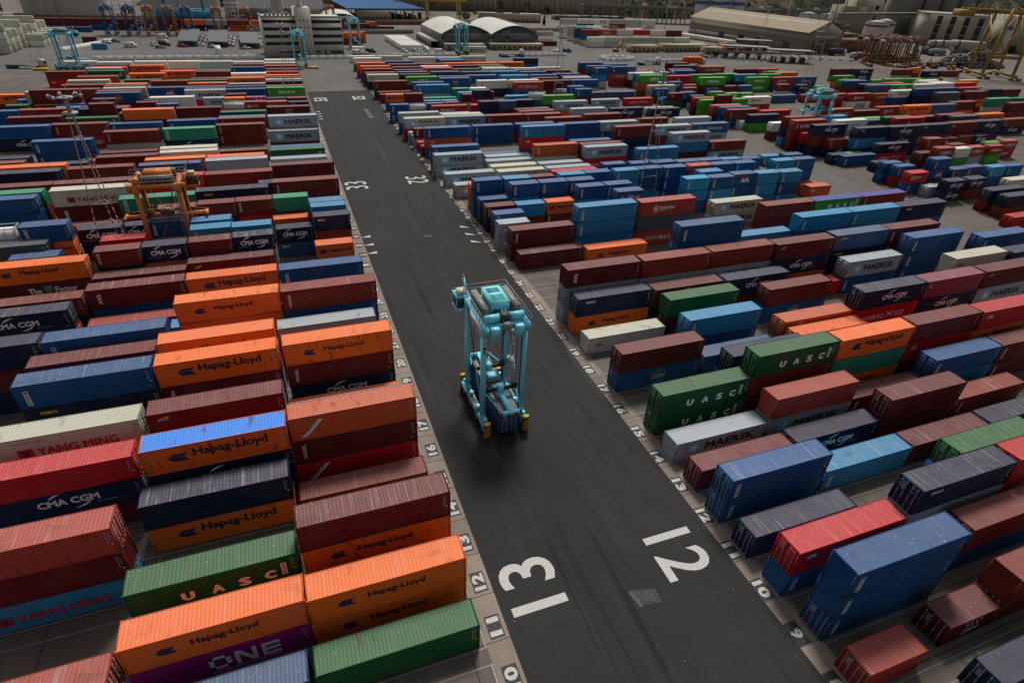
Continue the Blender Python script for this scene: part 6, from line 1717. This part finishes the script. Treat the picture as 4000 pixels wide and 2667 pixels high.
# steam plumes
vm = bpy.data.materials.new('steam'); vm.use_nodes = True; t = vm.node_tree; t.nodes.clear(); pv = t.nodes.new('ShaderNodeVolumePrincipled'); pv.inputs['Color'].default_value = (.9, .9, .9, 1); ou = t.nodes.new('ShaderNodeOutputMaterial'); t.links.new(pv.outputs[0], ou.inputs['Volume'])
nn = noise(t, coord(t, (1, 1, 1), 'world', False), .22, 4); mr = t.nodes.new('ShaderNodeMapRange'); mr.inputs[1].default_value = .42; mr.inputs[2].default_value = .7; mr.inputs[3].default_value = 0; mr.inputs[4].default_value = 1.2; t.links.new(nn, mr.inputs[0]); t.links.new(mr.outputs[0], pv.inputs['Density'])
for (x, y, z, s_, l) in ((441, 436, 31, 1.0, 'white steam plume rising from the short factory chimney'), (505, 470, 40, .8, 'thin white steam puff above the dark chimney')):
    g = Geo(); pr = Vector((0, 0, 0)); 
    for k in range(7): nx_ = Vector((-k * 1.6 * s_, 0, (k + 1) * 4.5 * s_)); g.cyl(pr, nx_, (1.2 + k * 1.0) * s_, (2.2 + k * 1.0) * s_, n=12); pr = nx_
    tag(link('steam', g.mesh('steam', vm), None, (x, y, z)), l, 'steam', None, 'stuff')
# two workers by the barriers, in hi-vis jackets
def person(x, y, label, arm=0):
    g = bpy.data.meshes.new('person'); vs = [(0, 0, .95), (0, 0, 1.2), (0, 0, 1.42), (0, 0, 1.52), (0, 0, 1.66), (.1, 0, .9), (.12, .02, .5), (.13, 0, .08), (-.1, 0, .9), (-.12, .02, .5), (-.13, 0, .08), (.2, 0, 1.4), (.26, .03, 1.15), (.24, -.12, .95), (-.2, 0, 1.4), (-.26, .03, 1.15), (-.24, -.12 - arm, .95 + arm)]
    es = [(0, 1), (1, 2), (2, 3), (3, 4), (0, 5), (5, 6), (6, 7), (0, 8), (8, 9), (9, 10), (2, 11), (11, 12), (12, 13), (2, 14), (14, 15), (15, 16)]; g.from_pydata(vs, es, []); o = bpy.data.objects.new('person', g); C.objects.link(o); o.location = (x, y, 0)
    sk = o.modifiers.new('s', 'SKIN'); rad = [.16, .17, .17, .07, .12, .1, .07, .06, .1, .07, .06, .07, .05, .04, .07, .05, .04]
    for v_, r_ in zip(g.skin_vertices[0].data, rad): v_.radius = (r_, r_)
    g.skin_vertices[0].data[0].use_root = True; o.modifiers.new('u', 'SUBSURF').levels = 1
    m, t_, b1 = nodes('worker_clothes', .8); w = t_.nodes.new('ShaderNodeTexCoord'); sp = t_.nodes.new('ShaderNodeSeparateXYZ'); t_.links.new(w.outputs['Object'], sp.inputs[0]); rp = t_.nodes.new('ShaderNodeValToRGB'); rp.color_ramp.interpolation = 'CONSTANT'
    mr_ = t_.nodes.new('ShaderNodeMapRange'); mr_.inputs[2].default_value = 2; t_.links.new(sp.outputs[2], mr_.inputs[0]); t_.links.new(mr_.outputs[0], rp.inputs[0]); e = rp.color_ramp.elements; e[0].color = (.02, .025, .05, 1); e[1].position = .46; e[1].color = (.35, .75, .05, 1); n_ = e.new(.755); n_.color = (.4, .22, .15, 1); n_ = e.new(.82); n_.color = (.6, .6, .6, 1); t_.links.new(rp.outputs[0], b1.inputs['Base Color']); g.materials.append(m); tag(o, label, 'person', 'workers by the barriers')
person(-58.4, 353.2, 'person in green hi-vis jacket by the white barriers, left of two'); person(-57.2, 353.0, 'person in green hi-vis jacket by the white barriers, right of two', .12)
